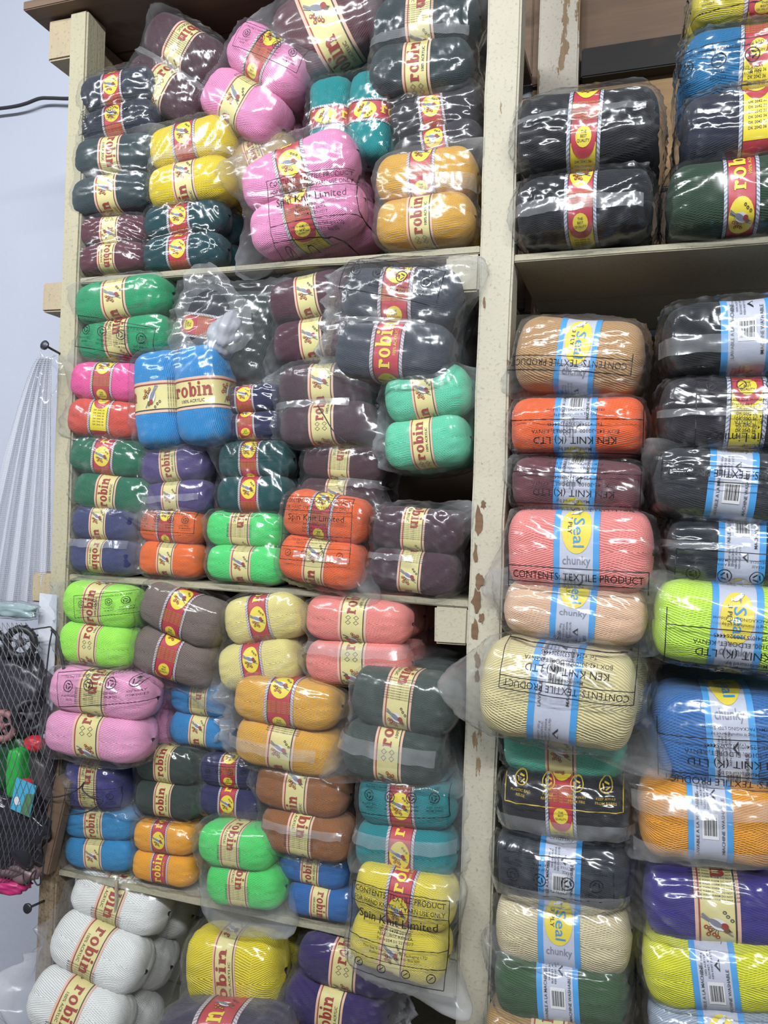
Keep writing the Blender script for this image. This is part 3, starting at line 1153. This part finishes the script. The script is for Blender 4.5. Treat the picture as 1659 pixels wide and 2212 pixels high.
pack('plum brown yarn pack above the printed orange pack', 742, 1036, 180, 140, 5, '46242e', [('Y', -135), ('Y', -75)], .02, slack=.5, ears=((1, -1, .04),), film=FILM, strip=((.05, .016, .1, 1),))
pack('dull indigo blue yarn pack in corner on second shelf board', 224, 1168, 140, 140, None, '38406e', [('Y', -60), ('Y', 180)], -.005, slack=.4, ears=((-1, 0, .03), (1, 0, .02)), strip=((.0, .016, -1, 1),))
pack('small orange yarn pack on second shelf board between indigo and green', 378, 1180, 140, 140, 4, 'ee6a22', [('R', 45), ('Y', -75)], .005, slack=.4, prints=(('recycle', 0, .6, .9, 0),), film=FILM)
pack('bright apple green yarn pack on second shelf board between two orange packs', 538, 1184, 180, 148, 3, '4fdc74', [('Y', -135), ('Y', -75)], -.005, slack=.3, xoff=(-.02, .03), ears=((-1, 0, .015),))
pack('orange yarn pack with large black bag print on second shelf board', 703, 1182, 190, 190, 8, 'f0662a', [('R', 45), ('Y', -60)], -.03, slack=.5, rough=1.2, prints=(('spin', -.02, .35, .82, 4),), ears=((1, -1, .035),), strip=((-.3, .012, -.4, .8),))
pack('dark aubergine yarn pack at end of second shelf board by middle post', 903, 1190, 200, 175, 4, '42222f', [('Y', -135), ('Y', -90)], -.01, slack=.5, ears=((1, 1, .025), (-1, -1, .02)), film=FILM, strip=((-.1, .012, -1, .1),))
# --- lower compartment
pack('fluorescent lime yarn pack at top corner of lower compartment by outer post', 224, 1347, 165, 170, 9, 'a2f04e', [('Y', 0), ('Y', 60)], -.035, slack=.5, ears=((-1, 0, .05),), prints=(('recycle', .35, .55, .75, 12),), film=FILM)
pack('taupe grey yarn pack with red bands next to lime pack', 395, 1370, 185, 190, 19, '7a6a62', [('R', 45), ('R', 60)], -.01, film=FILM_S, slack=.7, rough=1.6, ears=((1, -1, .045),))
pack('pale butter yellow yarn pack with round emblems left of salmon pack', 572, 1382, 180, 190, -8, 'e8d987', [('R', 0), ('R', 15)], .0, xoff=(.1, -.06), slack=.5, ears=((-1, -1, .03),), film=FILM)
pack('salmon pink yarn pack directly under second shelf board', 778, 1382, 232, 180, 4, 'f58a80', [('Y', 60), ('Y', 75)], -.01, slack=.35, film=FILM, deep=3, strip=((-.02, .022, -.9, .95),), ears=((-1, 0, .03),))
pack('light pink yarn pack bulging over outer post with frame print on top', 226, 1538, 225, 185, 9, 'f0a0c8', [('Y', -135), ('Y', 75)], -.05, slack=.6, ears=((-1, -1, .03), (-1, 0, .03)), prints=(('recycle', .25, .68, .85, 10),), film=FILM)
pack('azure blue yarn pack wedged between pink pack and gold pack', 447, 1540, 150, 135, 6, '2084c2', [('Y', -135), ('Y', -60)], .02, slack=.4, ears=((-1, 1, .02),), film=FILM)
pack('mustard gold yarn pack with red band above brown pack', 626, 1560, 232, 190, 9, 'e0a640', [('R', 45), ('Y', -75)], -.03, slack=.6, ears=((-1, 0, .04), (1, 0, .01)), film=FILM, strip=((-.35, .022, -1, .7),))
pack('large bottle green yarn pack in pointed loose bag by middle post', 866, 1562, 235, 235, 10, '2f4038', [('Y', -105), ('Y', 60)], -.04, slack=.6, ears=((-1, -1, .05), (1, -1, .03)), film=FILM_H, strip=((-.22, .028, -1, .8),), xoff=(.04, -.02), deep=3)
pack('indigo yarn pack with plain yellow band under light pink pack', 217, 1682, 135, 120, 5, '33307a', [('Y', -135)], .0, rows=1, slack=.5, bw=1.1, prints=(('recycle', .3, -.4, .8, 0),), ears=((1, -1, .03),))
pack('dark grey green yarn pack with two matching word bands', 375, 1682, 145, 145, 7, '2f3d36', [('Y', 15), ('Y', 0)], .01, slack=.4, film=FILM_S, rough=1.4, ears=((1, 0, .02),))
pack('midnight blue yarn pack with red band left of brown pack', 512, 1692, 150, 130, 8, '2d2c58', [('R', 60), ('R', 0)], .02, film=FILM_S, slack=.4, rough=1.4, prints=(('recycle', 0, .5, .75, 4),))
pack('caramel brown yarn pack with half word on wide yellow band', 655, 1745, 205, 180, 11, '935a2c', [('Y', -45), ('Y', -135)], -.015, slack=.4, film=FILM, xoff=(0, .08), strip=((-.18, .014, -.6, 1),), ears=((-1, 0, .025),))
pack('teal yarn pack with recycling marks printed on its bag', 880, 1775, 225, 205, 7, '0b8288', [('R', 0), ('R', 0)], -.03, film=FILM, slack=.4, prints=(('recycle', .05, .6, .9, 3),), strip=((-.12, .022, -1, 1),), ears=((-1, -1, .015), (1, 0, .02)))
pack('cerulean blue yarn pack at outer end of third shelf board', 215, 1812, 155, 130, 6, '1d86be', [('Y', 0), ('Y', -75)], .0, slack=.4, ears=((-1, -1, .02),), film=FILM)
pack('orange yellow yarn pack on third shelf board between blue and green', 362, 1836, 140, 130, 8, 'f5a51e', [('R', 0), ('R', -75)], .0, slack=.5, film=FILM, ears=((1, -1, .03),))
pack('neon green yarn pack in sagging bag hanging over third shelf board', 522, 1862, 170, 165, 7, '45d862', [('Y', -135), ('Y', -135)], -.03, slack=.8, film=FILM_H, sag=.055, xoff=(0, .08), ears=((1, -1, .02),))
pack('royal blue yarn pack on third shelf board right of neon green', 688, 1908, 160, 135, 10, '1f66ae', [('Y', 0), ('Y', 180)], .0, slack=.3, xoff=(-.03, .1), film=FILM, ears=((-1, 0, .02),))
pack('yellow yarn pack with large black bag print slumping over lowest board', 872, 1978, 222, 215, 17, 'dfcb3a', [('R', -15), ('Y', -75)], -.065, deep=1, dy=.11, slack=.7, film=FILM, prints=(('spin', .05, .1, .98, 4),), ears=((1, -1, .05), (1, 1, .01)), sag=.01)
# --- bottom of the wide bay
pack('white yarn pack in long clear bag at bottom of shelving', 222, 2052, 205, 330, 24, 'e9e8e4', [('Y', 180), ('Y', 180), ('Y', 180)], -.03, rows=3, pitch=-28, slack=.7, film=FILM, ears=((-1, -1, .06), (-1, 0, .04)), bw=1.05)
pack('bright yellow yarn pack at bottom beside white pack', 512, 2088, 215, 170, 8, 'e8d21a', [('Y', 0), ('Y', 15)], -.01, slack=.6, film=FILM, rows=1, deep=3, ears=((-1, -1, .04), (1, -1, .03)), bw=.9, dy=.12)
pack('deep purple yarn pack at bottom beneath yellow printed pack', 742, 2118, 225, 190, 14, '33215c', [('Y', 60), ('Y', 0)], -.01, slack=.7, film=FILM_S, rough=1.7, ears=((-1, -1, .03), (1, 0, .02)), xoff=(.06, -.04))
pack('dark purple yarn pack with red and gold label cut off by bottom edge', 490, 2235, 300, 130, 4, '2e2440', [('R', -60)], -.10, rows=1, slack=.6, film=FILM_H, bw=1.2)
# --- narrow bay, top compartment
R = 'packs stacked in the narrow bay'
K = dict(group=R, roll=True, rough=1.5)
pack('yellow yarn pack at very top of narrow bay', 1640, 10, 330, 105, None, 'd9c630', [('R', 45)], .02, rows=1, film=FILM, prints=(('recycle', -.55, -.2, .7, 0),), **K)
pack('blue yarn pack with red band under yellow pack in narrow bay', 1632, 148, 345, 160, None, '0f6a9c', [('C', 90)], .0, rows=1, film=FILM_S, prints=(('recycle', -.3, -.4, .9, 0),), **K)
pack('black yarn pack with red band, upper of two against middle post', 1252, 302, 310, 160, None, '15161d', [('C', 60)], -.02, rows=1, film=FILM_S, slack=.4, strip=((.18, .012, -1, .9),), ears=((-1, 0, .02),), dy=.15, **K)
pack('black yarn pack with red band, lower of two against middle post', 1250, 458, 305, 140, None, '14161e', [('C', 45)], -.02, rows=1, film=FILM_S, slack=.4, strip=((-.05, .024, -1, .9),), ears=((-1, 0, .02),), dy=.14, **K)
pack('navy yarn pack with yellow band under the blue pack', 1625, 290, 345, 150, None, '1f2236', [('C', 135)], -.01, rows=1, film=FILM_S, slack=.4, dy=.14, **K)
pack('moss green yarn pack with red word band on narrow bay shelf', 1592, 440, 330, 155, None, '1e3b26', [('C', -45)], -.02, rows=1, film=FILM_S, slack=.4, dy=.14, **K)
# --- narrow bay, tall stack against the post
pack('tan yarn pack with yellow oval on top of tall stack by post', 1252, 776, 290, 160, 3, 'b98f60', [('S', 15)], -.01, rows=1, slack=.4, prints=(('title', -.1, -.35, .92, 180),), ears=((-1, -1, .02),), dy=.14, **K)
pack('bright orange yarn pack with silver band in tall stack', 1250, 925, 305, 125, None, 'f2601c', [('S', -75)], -.01, rows=1, slack=.3, prints=(('ken', 0, -.45, .92, 180),), dy=.13, **K)
pack('dusty rose brown yarn pack under bright orange pack', 1247, 1050, 300, 118, 2, '6a3a42', [('S', -60)], -.01, rows=1, slack=.3, prints=(('ken', 0, -.2, .92, 180),), ears=((-1, 1, .01),), dy=.13, film=FILM_S, **K)
pack('salmon yarn pack with yellow oval band bulging from tall stack', 1255, 1188, 330, 175, 3, 'f48a84', [('S', 30)], -.04, rows=1, slack=.5, prints=(('title', 0, -.62, .9, 0),), ears=((-1, -1, .04), (1, -1, .02)), dy=.14, **K)
pack('pale peach yarn pack squeezed between salmon and cream packs', 1240, 1318, 320, 125, 6, 'eabf9e', [('S', 45)], -.03, rows=1, slack=.5, ears=((-1, 1, .02), (1, -1, .02)), dy=.13, film=FILM, **K)
pack('cream yarn pack with pointed bag corners jutting over middle post', 1210, 1492, 345, 205, 9, 'dccd96', [('S', 150)], -.08, rows=1, slack=.7, prints=(('ken', .12, .72, .8, 180),), ears=((-1, -.12, .048), (1, -1, .055)), dy=.17, **K)
pack('mint yarn pack with yellow bird band under cream pack', 1222, 1612, 275, 115, 7, '5cc4a4', [('Y', -75)], -.02, rows=1, slack=.3, ears=((-1, 1, .03),), bw=.95, dy=.12, **K)
pack('black yarn pack with crimson disc band under mint pack', 1224, 1725, 290, 140, 6, '1b1c22', [('C', 75)], -.03, rows=1, slack=.5, film=FILM_S, strip=((-.25, .026, -1, 1),), prints=(('recycle', 0, .62, .9, 0),), dy=.13, ink='gold', **K)
pack('charcoal yarn pack with recycling print above beige pack', 1208, 1856, 300, 135, 7, '2f333c', [('S', 100)], -.03, rows=1, slack=.6, film=FILM_S, prints=(('recycle', 0, .2, .85, 180),), strip=((-.4, .032, -1, 1),), dy=.13, **K)
pack('beige yarn pack with yellow oval near bottom of tall stack', 1216, 1995, 305, 155, 9, 'd8c8a0', [('S', 30)], -.03, rows=1, slack=.5, film=FILM, dy=.14, **K)
pack('dark green yarn pack with bar code on silver band', 1214, 2112, 300, 145, 9, '33552f', [('S', 120)], -.04, rows=1, slack=.5, film=FILM, ears=((-1, 1, .02),), dy=.14, **K)
pack('light brown yarn pack cut off at bottom of tall stack', 1195, 2232, 310, 130, 9, 'b08a55', [('Y', 90)], -.06, rows=1, slack=.3, dy=.13, **K)
# --- narrow bay, second stack at the edge of the picture
pack('black yarn pack with silver band on top of second stack', 1600, 735, 365, 158, None, '12161c', [('S', 120)], -.02, rows=1, slack=.4, film=FILM_S, strip=((-.12, .028, -1, 1),), dy=.14, **K)
pack('black purple yarn pack with yellow band and red badge', 1600, 900, 375, 160, None, '1d1722', [('C', 120)], -.01, rows=1, slack=.4, film=FILM_S, prints=(('spin', .1, -.5, .7, 180),), strip=((.05, .012, -1, 1),), dy=.14, **K)
pack('dark charcoal grey yarn pack with bar code band', 1575, 1050, 350, 150, 4, '2b2d33', [('S', 105)], -.03, rows=1, slack=.5, film=FILM_S, prints=(('title', 0, .25, .9, 180),), ears=((-1, 1, .02),), dy=.14, **K)
pack('dark navy green yarn pack above neon yellow pack', 1592, 1192, 345, 145, 4, '1a222c', [('S', -75)], -.01, rows=1, slack=.4, film=FILM_S, prints=(('recycle', 0, -.45, .85, 180),), strip=((.25, .012, -1, 0),), dy=.13, **K)
pack('neon yellow green yarn pack with upside down black print', 1580, 1348, 365, 178, 5, 'c4ee4a', [('S', 15)], -.04, rows=1, slack=.4, prints=(('ken', .12, -.45, .95, 180),), dy=.15, ears=((-1, 1, .02),), **K)
pack('medium blue yarn pack with wavy printed bag under neon yellow pack', 1570, 1582, 355, 215, 3, '2f6cb0', [('S', 75)], .0, rows=1, slack=.6, prints=(('ken', .05, -.2, .95, 180),), dy=.18, film=FILM, **K)
pack('amber yarn pack with bar code on silver band', 1522, 1756, 320, 175, 4, 'eb9a16', [('S', 120)], -.04, rows=1, slack=.5, film=FILM, strip=((.75, .03, -1, 1), (-.45, .03, -1, .9)), dy=.14, ears=((-1, 1, .03), (-1, -1, .02)), **K)
pack('violet blue yarn pack with yellow bird band', 1538, 1940, 330, 165, 5, '31217e', [('Y', -90)], -.03, rows=1, slack=.5, film=FILM, bw=1.15, dy=.14, ears=((-1, 0, .03),), **K)
pack('vivid yellow yarn pack with bar code, below violet blue pack', 1535, 2075, 325, 155, 5, 'dcdc1e', [('S', 105)], -.04, rows=1, slack=.4, film=FILM, dy=.14, **K)
pack('pale grey blue yarn pack cut off at bottom right', 1560, 2212, 340, 140, 6, '9aa6b8', [('S', 15)], -.05, rows=1, slack=.4, film=FILM, dy=.14, **K)


# ------------------------------------------------------------------ the opened bag in the middle compartment
op = pack('opened crumpled clear bag with navy and dark green skeins, red label showing', 505, 725, 190, 200, 6, '1a2238', [None, ('R', 60)], .045, vert=True, cols=('26332f', '10162c'), slack=1.0, film=FILM_H, rough=2.2, ears=((-1, 1, .03), (1, 1, .03), (-1, -1, .03)))


def ruffle(name, c, rx, rz, wid, mat, parent, seed, waves=9):
    """a crumpled collar of film round an opening"""
    rs = random.Random(seed)
    n, m = 72, 7
    V, Fc = [], []
    ph = [rs.uniform(0, 6.28) for _ in range(4)]
    for i in range(n):
        a = 2 * math.pi * i / n
        wv = math.sin(waves * a + ph[0]) * .5 + math.sin((waves * 2 + 1) * a + ph[1]) * .35
        for j in range(m):
            f = j / (m - 1)
            q = 1 + f * wid * (1 + .35 * math.sin(3 * a + ph[2]))
            V.append(Vector(c) + Vector((math.cos(a) * rx * q, -0.012 * math.sin(f * 3.1) - f * wv * .013, math.sin(a) * rz * q)))
    for i in range(n):
        for j in range(m - 1):
            a, b = i * m + j, ((i + 1) % n) * m + j
            Fc.append((a, b, b + 1, a + 1))
    return mesh_obj(name, V, Fc, mat, parent, True)


inv = Matrix.Translation(op.location) @ op.rotation_euler.to_matrix().to_4x4()
inv = inv.inverted()
cl = ruffle('torn_opening', (0, 0, 0), .052, .060, .75, STRIP, op, 3)
cl.matrix_local = inv @ Matrix.Translation(P(450, 690, D - .005))
wad = bpy.data.objects.new('plastic_wad', bpy.data.meshes.new('plastic_wad'))
bm = bmesh.new()
bmesh.ops.create_icosphere(bm, subdivisions=4, radius=1.0)
for v_ in bm.verts:
    d_ = v_.co.normalized()
    v_.co = d_ * (1 + .10 * math.sin(5 * d_.x + 3 * d_.z) + .06 * math.sin(9 * d_.z - 6 * d_.y) + .03 * math.sin(15 * d_.x + 11 * d_.y))
    v_.co = Vector((v_.co.x * .032, v_.co.y * .03, v_.co.z * .046))
bm.to_mesh(wad.data)
bm.free()
wad.data.polygons.foreach_set('use_smooth', [True] * len(wad.data.polygons))
wad.data.materials.append(flat_mat('white_plastic', 'a3a6ae', 0.35))
col.objects.link(wad)
wad.parent = op
wad.matrix_local = inv @ (Matrix.Translation(P(488, 722, D - .005)) @ Matrix.Rotation(.5, 4, 'Y'))

# ------------------------------------------------------------------ small things on and beside the shelving
BLACK = flat_mat('black_rubber', '26262b', 0.45)
IRON = flat_mat('dull_iron', '4a4a50', 0.35, Metallic=0.8)
CORD = flat_mat('black_cord', '2b2a30', 0.6)

cable = tube_obj('cable', spline([P(x, y, WALL - .035) for x, y in ((-160, 262), (-40, 240), (25, 231), (55, 224), (85, 213), (110, 212), (150, 213), (215, 210))], 8), .0052, CORD)
tag(cable, 'dark grey electric cable strung across the white wall', 'cable')


def nail(label, head, tip, r=.0028):
    root = empty('nail', tip)
    h, t_ = Vector(head) - Vector(tip), Vector((0, 0, 0))
    tube_obj('shank', [t_, h], r, IRON, root)
    d_ = h.normalized()
    tube_obj('head', [h - d_ * .001, h + d_ * .002, h + d_ * .0035], r * 3.6, IRON, root, 14, [r * 3.9, r * 4.1, r * 3.0])
    tag(root, label, 'nail', 'nails in the outer post')


nail('nail with round head sticking out of outer post above hanging mesh', P(97, 746, D - .045), P(137, 768, D + .012), .0026)
nail('long bent nail low on outer post beside white wall', P(60, 1962, D - .05), P(104, 1942, D + .012), .0026)

slat = box_obj('wood_splinter', (-.0035, -.003, -.043), (.0035, .003, .043), PAINT_S, bev=.001, jitter=.0008, cuts=4)
slat.location = P(251, 1946, D - .004)
tag(slat, 'thin pale wood splinter hanging under the third shelf board', 'splinter')

th = tube_obj('thread', spline([P(x, y, D - .055) for x, y in ((686, 876), (700, 898), (716, 925), (733, 944), (748, 956))], 6), .0011, CORD)
tag(th, 'short dark thread lying across the aubergine yarn pack', 'thread')

# the sheer mesh gathered on the nail
t = NT('sheer_mesh')
uv = t.coords('UV', (1, 1, 1))
sp = t.n('ShaderNodeSeparateXYZ')
t.link(uv, sp.inputs[0])
gx = t.math('PINGPONG', t.math('MULTIPLY', sp.outputs[0], 46.0), 0.5)
gy = t.math('PINGPONG', t.math('MULTIPLY', sp.outputs[1], 120.0), 0.5)
hole = t.math('MULTIPLY', t.math('GREATER_THAN', gx, 0.16), t.math('GREATER_THAN', gy, 0.16))
tr = t.n('ShaderNodeBsdfTransparent')
df = t.n('ShaderNodeBsdfDiffuse')
df.inputs[0].default_value = lin('dfe1e8')
tl = t.n('ShaderNodeBsdfTranslucent')
tl.inputs[0].default_value = lin('dfe1e8')
m0 = t.n('ShaderNodeMixShader')
m0.inputs[0].default_value = .35
t.link(df.outputs[0], m0.inputs[1])
t.link(tl.outputs[0], m0.inputs[2])
m1 = t.n('ShaderNodeMixShader')
t.link(t.math('MULTIPLY', hole, 0.75), m1.inputs[0])
t.link(m0.outputs[0], m1.inputs[1])
t.link(tr.outputs[0], m1.inputs[2])
t.link(m1.outputs[0], t.out.inputs[0])
SHEER = t.m


def drape(name, top, bot_l, bot_r, gather, mat, nfold, amp, seed, y_top, y_bot, head=0.0):
    n, m = 60, 44
    V, Fc, UV = [], [], []
    for j in range(m + 1):
        f = j / m
        k = gather + (1 - gather) * (f ** .75)
        for i in range(n + 1):
            s_ = i / n
            xb = bot_l[0] + (bot_r[0] - bot_l[0]) * s_
            x = top[0] + (xb - top[0]) * k
            yb = bot_l[1] + (bot_r[1] - bot_l[1]) * s_
            y = top[1] + (yb - top[1]) * f
            Y = y_top + (y_bot - y_top) * f + amp * (.35 + .65 * f) * math.sin(nfold * 6.28 * s_ + seed + 1.2 * f) + .3 * amp * math.sin(nfold * 15 * s_ + f * 3)
            V.append(P(x, y, Y))
            UV.append((s_ * (.35 + .65 * k), f))
    for j in range(m):
        for i in range(n):
            a = j * (n + 1) + i
            Fc.append((a, a + 1, a + n + 2, a + n + 1))
    o = mesh_obj(name, V, Fc, mat, None, True)
    ul = o.data.uv_layers.new(name='UVMap')
    for p_ in o.data.polygons:
        for li in p_.loop_indices:
            ul.data[li].uv = UV[o.data.loops[li].vertex_index]
    return o


sheer = drape('mesh_cloth', (112, 772), (-60, 1305), (108, 1300), .18, SHEER, 5, .016, .5, D - .03, D + .03)
tag(sheer, 'sheer white mesh cloth gathered on a nail beside the shelving', 'mesh cloth')
tuft = ruffle('clear_wrap', (0, 0, 0), .016, .030, 1.3, FILM_H, None, 8, 6)
tuft.location = P(112, 822, D - .04)
tag(tuft, 'crumpled clear plastic wrap tucked by the nail on outer post', 'plastic wrap')

# ------------------------------------------------------------------ net bag of toys hanging at the outer post
YN = D - .03
NETCORD = flat_mat('net_cord', '55565c', 0.6)


def net_outline(f):
    """left and right edge of the net bag in the picture at height fraction f"""
    l = -75 + 20 * f
    r = np.interp(f, (0, .1, .3, .55, .8, .93, 1), (60, 92, 108, 122, 104, 78, 30))
    return l, r


def net_bag():
    rows, cols_ = 30, 13
    root = empty('net_bag', P(20, 1340, YN))
    V, Ed = [], []
    bmn = bmesh.new()
    grid = []
    for side in (-1, 1):
        g = []
        for j in range(rows + 1):
            f = j / rows
            l, r = net_outline(f)
            row = []
            for i in range(cols_ + 1):
                s_ = (i + (.5 if j % 2 else 0)) / (cols_ + .5)
                bul = math.sin(math.pi * min(1, max(0, s_))) ** .6 * (.058 * math.sin(math.pi * min(1, .1 + f * .88)) ** .5 + .006)
                row.append(P(l + (r - l) * s_, 1345 + 575 * f, YN + side * bul))
            g.append(row)
        grid.append(g)
    for g in grid:
        for j in range(rows):
            for i in range(cols_ + 1):
                for di in ((0, 1) if j % 2 else (-1, 0)):
                    if 0 <= i + di <= cols_:
                        a, b = g[j][i], g[j + 1][i + di]
                        d_ = (b - a).normalized()
                        n1_ = d_.cross(Vector((0, 1, 0))).normalized() * .0007
                        n2_ = d_.cross(n1_).normalized() * .0007
                        vs_ = [bmn.verts.new(p_ + o_) for p_ in (a, b) for o_ in (n1_, -n1_ * .5 + n2_, -n1_ * .5 - n2_)]
                        for k in range(3):
                            bmn.faces.new((vs_[k], vs_[(k + 1) % 3], vs_[3 + (k + 1) % 3], vs_[3 + k]))
    me = bpy.data.meshes.new('netting')
    bmn.to_mesh(me)
    bmn.free()
    me.materials.append(NETCORD)
    o = bpy.data.objects.new('netting', me)
    o['kind'] = 'stuff'
    col.objects.link(o)
    o.parent = root
    o.matrix_parent_inverse = Matrix.Translation(-root.location)
    tag(root, 'black and white net bag full of toys hanging beside outer post', 'net bag')
    return root


net_bag()


def wheel(root0, cx, cy, rpx, mat, hub, off=0.0, yaw=.3):
    c = P(cx, cy, YN + off)
    r = (P(cx + rpx, cy, YN + off) - c).length * .93
    root = empty('wheel', c - root0.location)
    root.parent = root0
    root.rotation_euler = (0, 0, yaw)
    tube_obj('tyre', [Vector((math.cos(a) * r * .80, 0, math.sin(a) * r * .80)) for a in [k * math.pi / 20 for k in range(40)]], r * .22, mat, root, 10, closed=True)
    for k in range(14):
        a = 2 * math.pi * k / 14
        o = box_obj('tread_lug', (-r * .06, -r * .2, -r * .05), (r * .06, r * .2, r * .05), mat, root, r * .01)
        o.location = (math.cos(a) * r * .99, 0, math.sin(a) * r * .99)
        o.rotation_euler = (0, -a + math.pi / 2, 0)
    for k in range(5):
        a = 2 * math.pi * k / 5 + .3
        tube_obj('spoke', [Vector((0, -.004, 0)), Vector((math.cos(a) * r * .75, -.002, math.sin(a) * r * .75))], r * .09, hub, root, 6)
    tube_obj('hub', [Vector((0, .01, 0)), Vector((0, -.008, 0)), Vector((0, -.011, 0))], r * .2, hub, root, 12, [r * .24, r * .24, r * .14])


HUBM = flat_mat('hub_grey', '55545a', 0.4)
def lump(name, cx, cy, wpx, hpx, dep, mat, label, cat, seed, off=0.0, power=3.0, amp=.06, parent=None):
    c = P(cx, cy, YN + off)
    hw = (P(cx + wpx / 2, cy, YN + off) - P(cx - wpx / 2, cy, YN + off)).x / 2
    hh = (P(cx, cy - hpx / 2, YN + off) - P(cx, cy + hpx / 2, YN + off)).z / 2
    bm_ = bmesh.new()
    bmesh.ops.create_icosphere(bm_, subdivisions=4, radius=1.0)
    for v_ in bm_.verts:
        d_ = v_.co.normalized()
        k = (abs(d_.x) ** power + abs(d_.y) ** power + abs(d_.z) ** power) ** (-1 / power)
        k *= 1 + amp * math.sin(7 * d_.x + seed) * math.sin(6 * d_.z + seed * 2) + amp * .6 * math.sin(15 * d_.y + 12 * d_.z + seed)
        v_.co = Vector((d_.x * k * hw, d_.y * k * dep, d_.z * k * hh))
    me = bpy.data.meshes.new(name)
    bm_.to_mesh(me)
    bm_.free()
    me.materials.append(mat)
    me.polygons.foreach_set('use_smooth', [True] * len(me.polygons))
    o = bpy.data.objects.new(name, me)
    col.objects.link(o)
    o.location = c
    if label:
        tag(o, label, cat)
    return o


lump('toy_block', 40, 1668, 30, 105, .02, flat_mat('toy_green', '2fae46', .35), 'bright green plastic toy piece in the net bag', 'toy', 1.0, -.01, 5.0, .04)
lump('toy_ball', 75, 1606, 40, 34, .018, flat_mat('toy_red', 'c8303c', .35), 'red plastic toy knob at right side of net bag', 'toy', 2.0, -.02, 2.2)
lump('toy_ball', 57, 1692, 26, 20, .012, flat_mat('toy_red', 'c8303c', .35), 'small red plastic toy knob above blue tag', 'toy', 3.0, -.03, 2.2)
truck = empty('toy_truck', P(22, 1490, YN))
tag(truck, 'black toy truck with big spoked wheels at top of net bag', 'toy truck')
wheel(truck, 45, 1388, 32, BLACK, HUBM, -.02)
wheel(truck, -12, 1400, 32, BLACK, HUBM, -.01)
wheel(truck, 66, 1545, 34, BLACK, HUBM, -.01, .9)
bd_ = lump('truck_body', 20, 1500, 170, 175, .035, flat_mat('toy_black', '34323a', .3), None, None, 4.0, .02, 4.0, .12)
bd_.location -= truck.location
bd_.parent = truck
cart = empty('toy_cart', P(8, 1640, YN))
tag(cart, 'dark green toy cart with dull pink wheel at picture edge in net bag', 'toy cart')
PK = flat_mat('dull_pink', '9a6a6c')
wheel(cart, 4, 1568, 30, PK, PK, -.02)
bd_ = lump('cart_tub', 18, 1640, 110, 130, .03, flat_mat('toy_dark_green', '1d4a2a', .35), None, None, 4.6, .02, 3.5, .10)
bd_.location -= cart.location
bd_.parent = cart
lump('toy_bag', 36, 1790, 150, 160, .045, flat_mat('toy_shiny_black', '25242c', .15), 'shiny black bag of toys low in the net bag', 'bag', 5.0, .005, 3.0, .13)
lump('toy_sack', 88, 1690, 70, 180, .03, flat_mat('toy_grey', '4a4448', .4), 'dark grey toy sack at right side of net bag', 'bag', 8.0, .03, 3.0, .12)
lump('toy_case', 45, 1868, 100, 55, .035, flat_mat('toy_mauve', '7d6368', .4), 'mauve grey toy case near bottom of net bag', 'toy', 6.0, .01, 3.0, .10)
lump('toy_case', 14, 1905, 90, 34, .03, flat_mat('toy_magenta', 'b02a68', .35), 'magenta plastic toy at the very bottom of net bag', 'toy', 7.0, .0, 3.0, .08)
card = box_obj('toy_tag', (-.026, -.001, -.034), (.026, .001, .034), flat_mat('tag_blue', '4fb4dc', .3), bev=0)
card.location = P(50, 1722, YN - .045)
card.rotation_euler = (0, math.radians(12), 0)
tag(card, 'blue printed cardboard tag in the net bag', 'tag')
mesh_obj('printed_corner', [Vector((.002, -.0016, -.033)), Vector((.025, -.0016, -.033)), Vector((.025, -.0016, .016)), Vector((.006, -.0016, .010))], [(0, 1, 2, 3)], flat_mat('tag_green', '5d8a62', .4), card)
mesh_obj('printed_spot', [Vector((-.012 + .009 * math.cos(a), -.0018, -.012 + .009 * math.sin(a))) for a in [k * .524 for k in range(12)]], [tuple(range(12))], flat_mat('tag_white', 'e4e6ea', .4), card)
strip = box_obj('card_strip', (-.023, -.0015, -.125), (.023, .0015, .125), flat_mat('white_card', 'c9ccd6', .6), bev=.0005, jitter=.0012, cuts=8)
strip.location = P(100, 1408, D - .008)
tag(strip, 'long white card strip against outer post behind the net bag', 'card')
pch = lump('clear_packet', 25, 1318, 110, 40, .012, FILM_H, 'clear plastic packet just above the net bag', 'packet', 2.5, .0, 3.0, .10)
fill = lump('packet_filling', 25, 1318, 96, 30, .008, flat_mat('packet_teal', '8fa6a8', .5), None, None, 2.7, .0, 3.0, .14)
fill.parent = pch
fill.location = (0, 0, 0)
cord = tube_obj('cord', spline([P(x, y, YN - .03) for x, y in ((70, 1360), (95, 1356), (112, 1358), (106, 1400), (96, 1500), (92, 1620), (112, 1720), (104, 1800), (96, 1850), (90, 1900), (82, 1912), (74, 1900), (78, 1880), (68, 1890), (60, 1912), (52, 1902), (50, 1885))], 8), .0016, CORD)
tag(cord, 'black cord hanging down outer post and looped at its end', 'cord')
wire = tube_obj('wire', spline([P(x, y, D - .045) for x, y in ((112, 1360), (124, 1375), (132, 1410), (138, 1445))], 6), .0035, CORD)
tag(wire, 'bent black wire hook on outer post beside lime yarn pack', 'wire')
tie = tube_obj('string', spline([P(x, y, D - .05) for x, y in ((82, 1712), (110, 1722), (145, 1716), (172, 1702), (182, 1690), (178, 1705), (196, 1722), (222, 1728), (205, 1745), (180, 1756), (140, 1760))], 6), .0016, CORD)
tag(tie, 'dark tangled string across the indigo and cerulean packs', 'string')
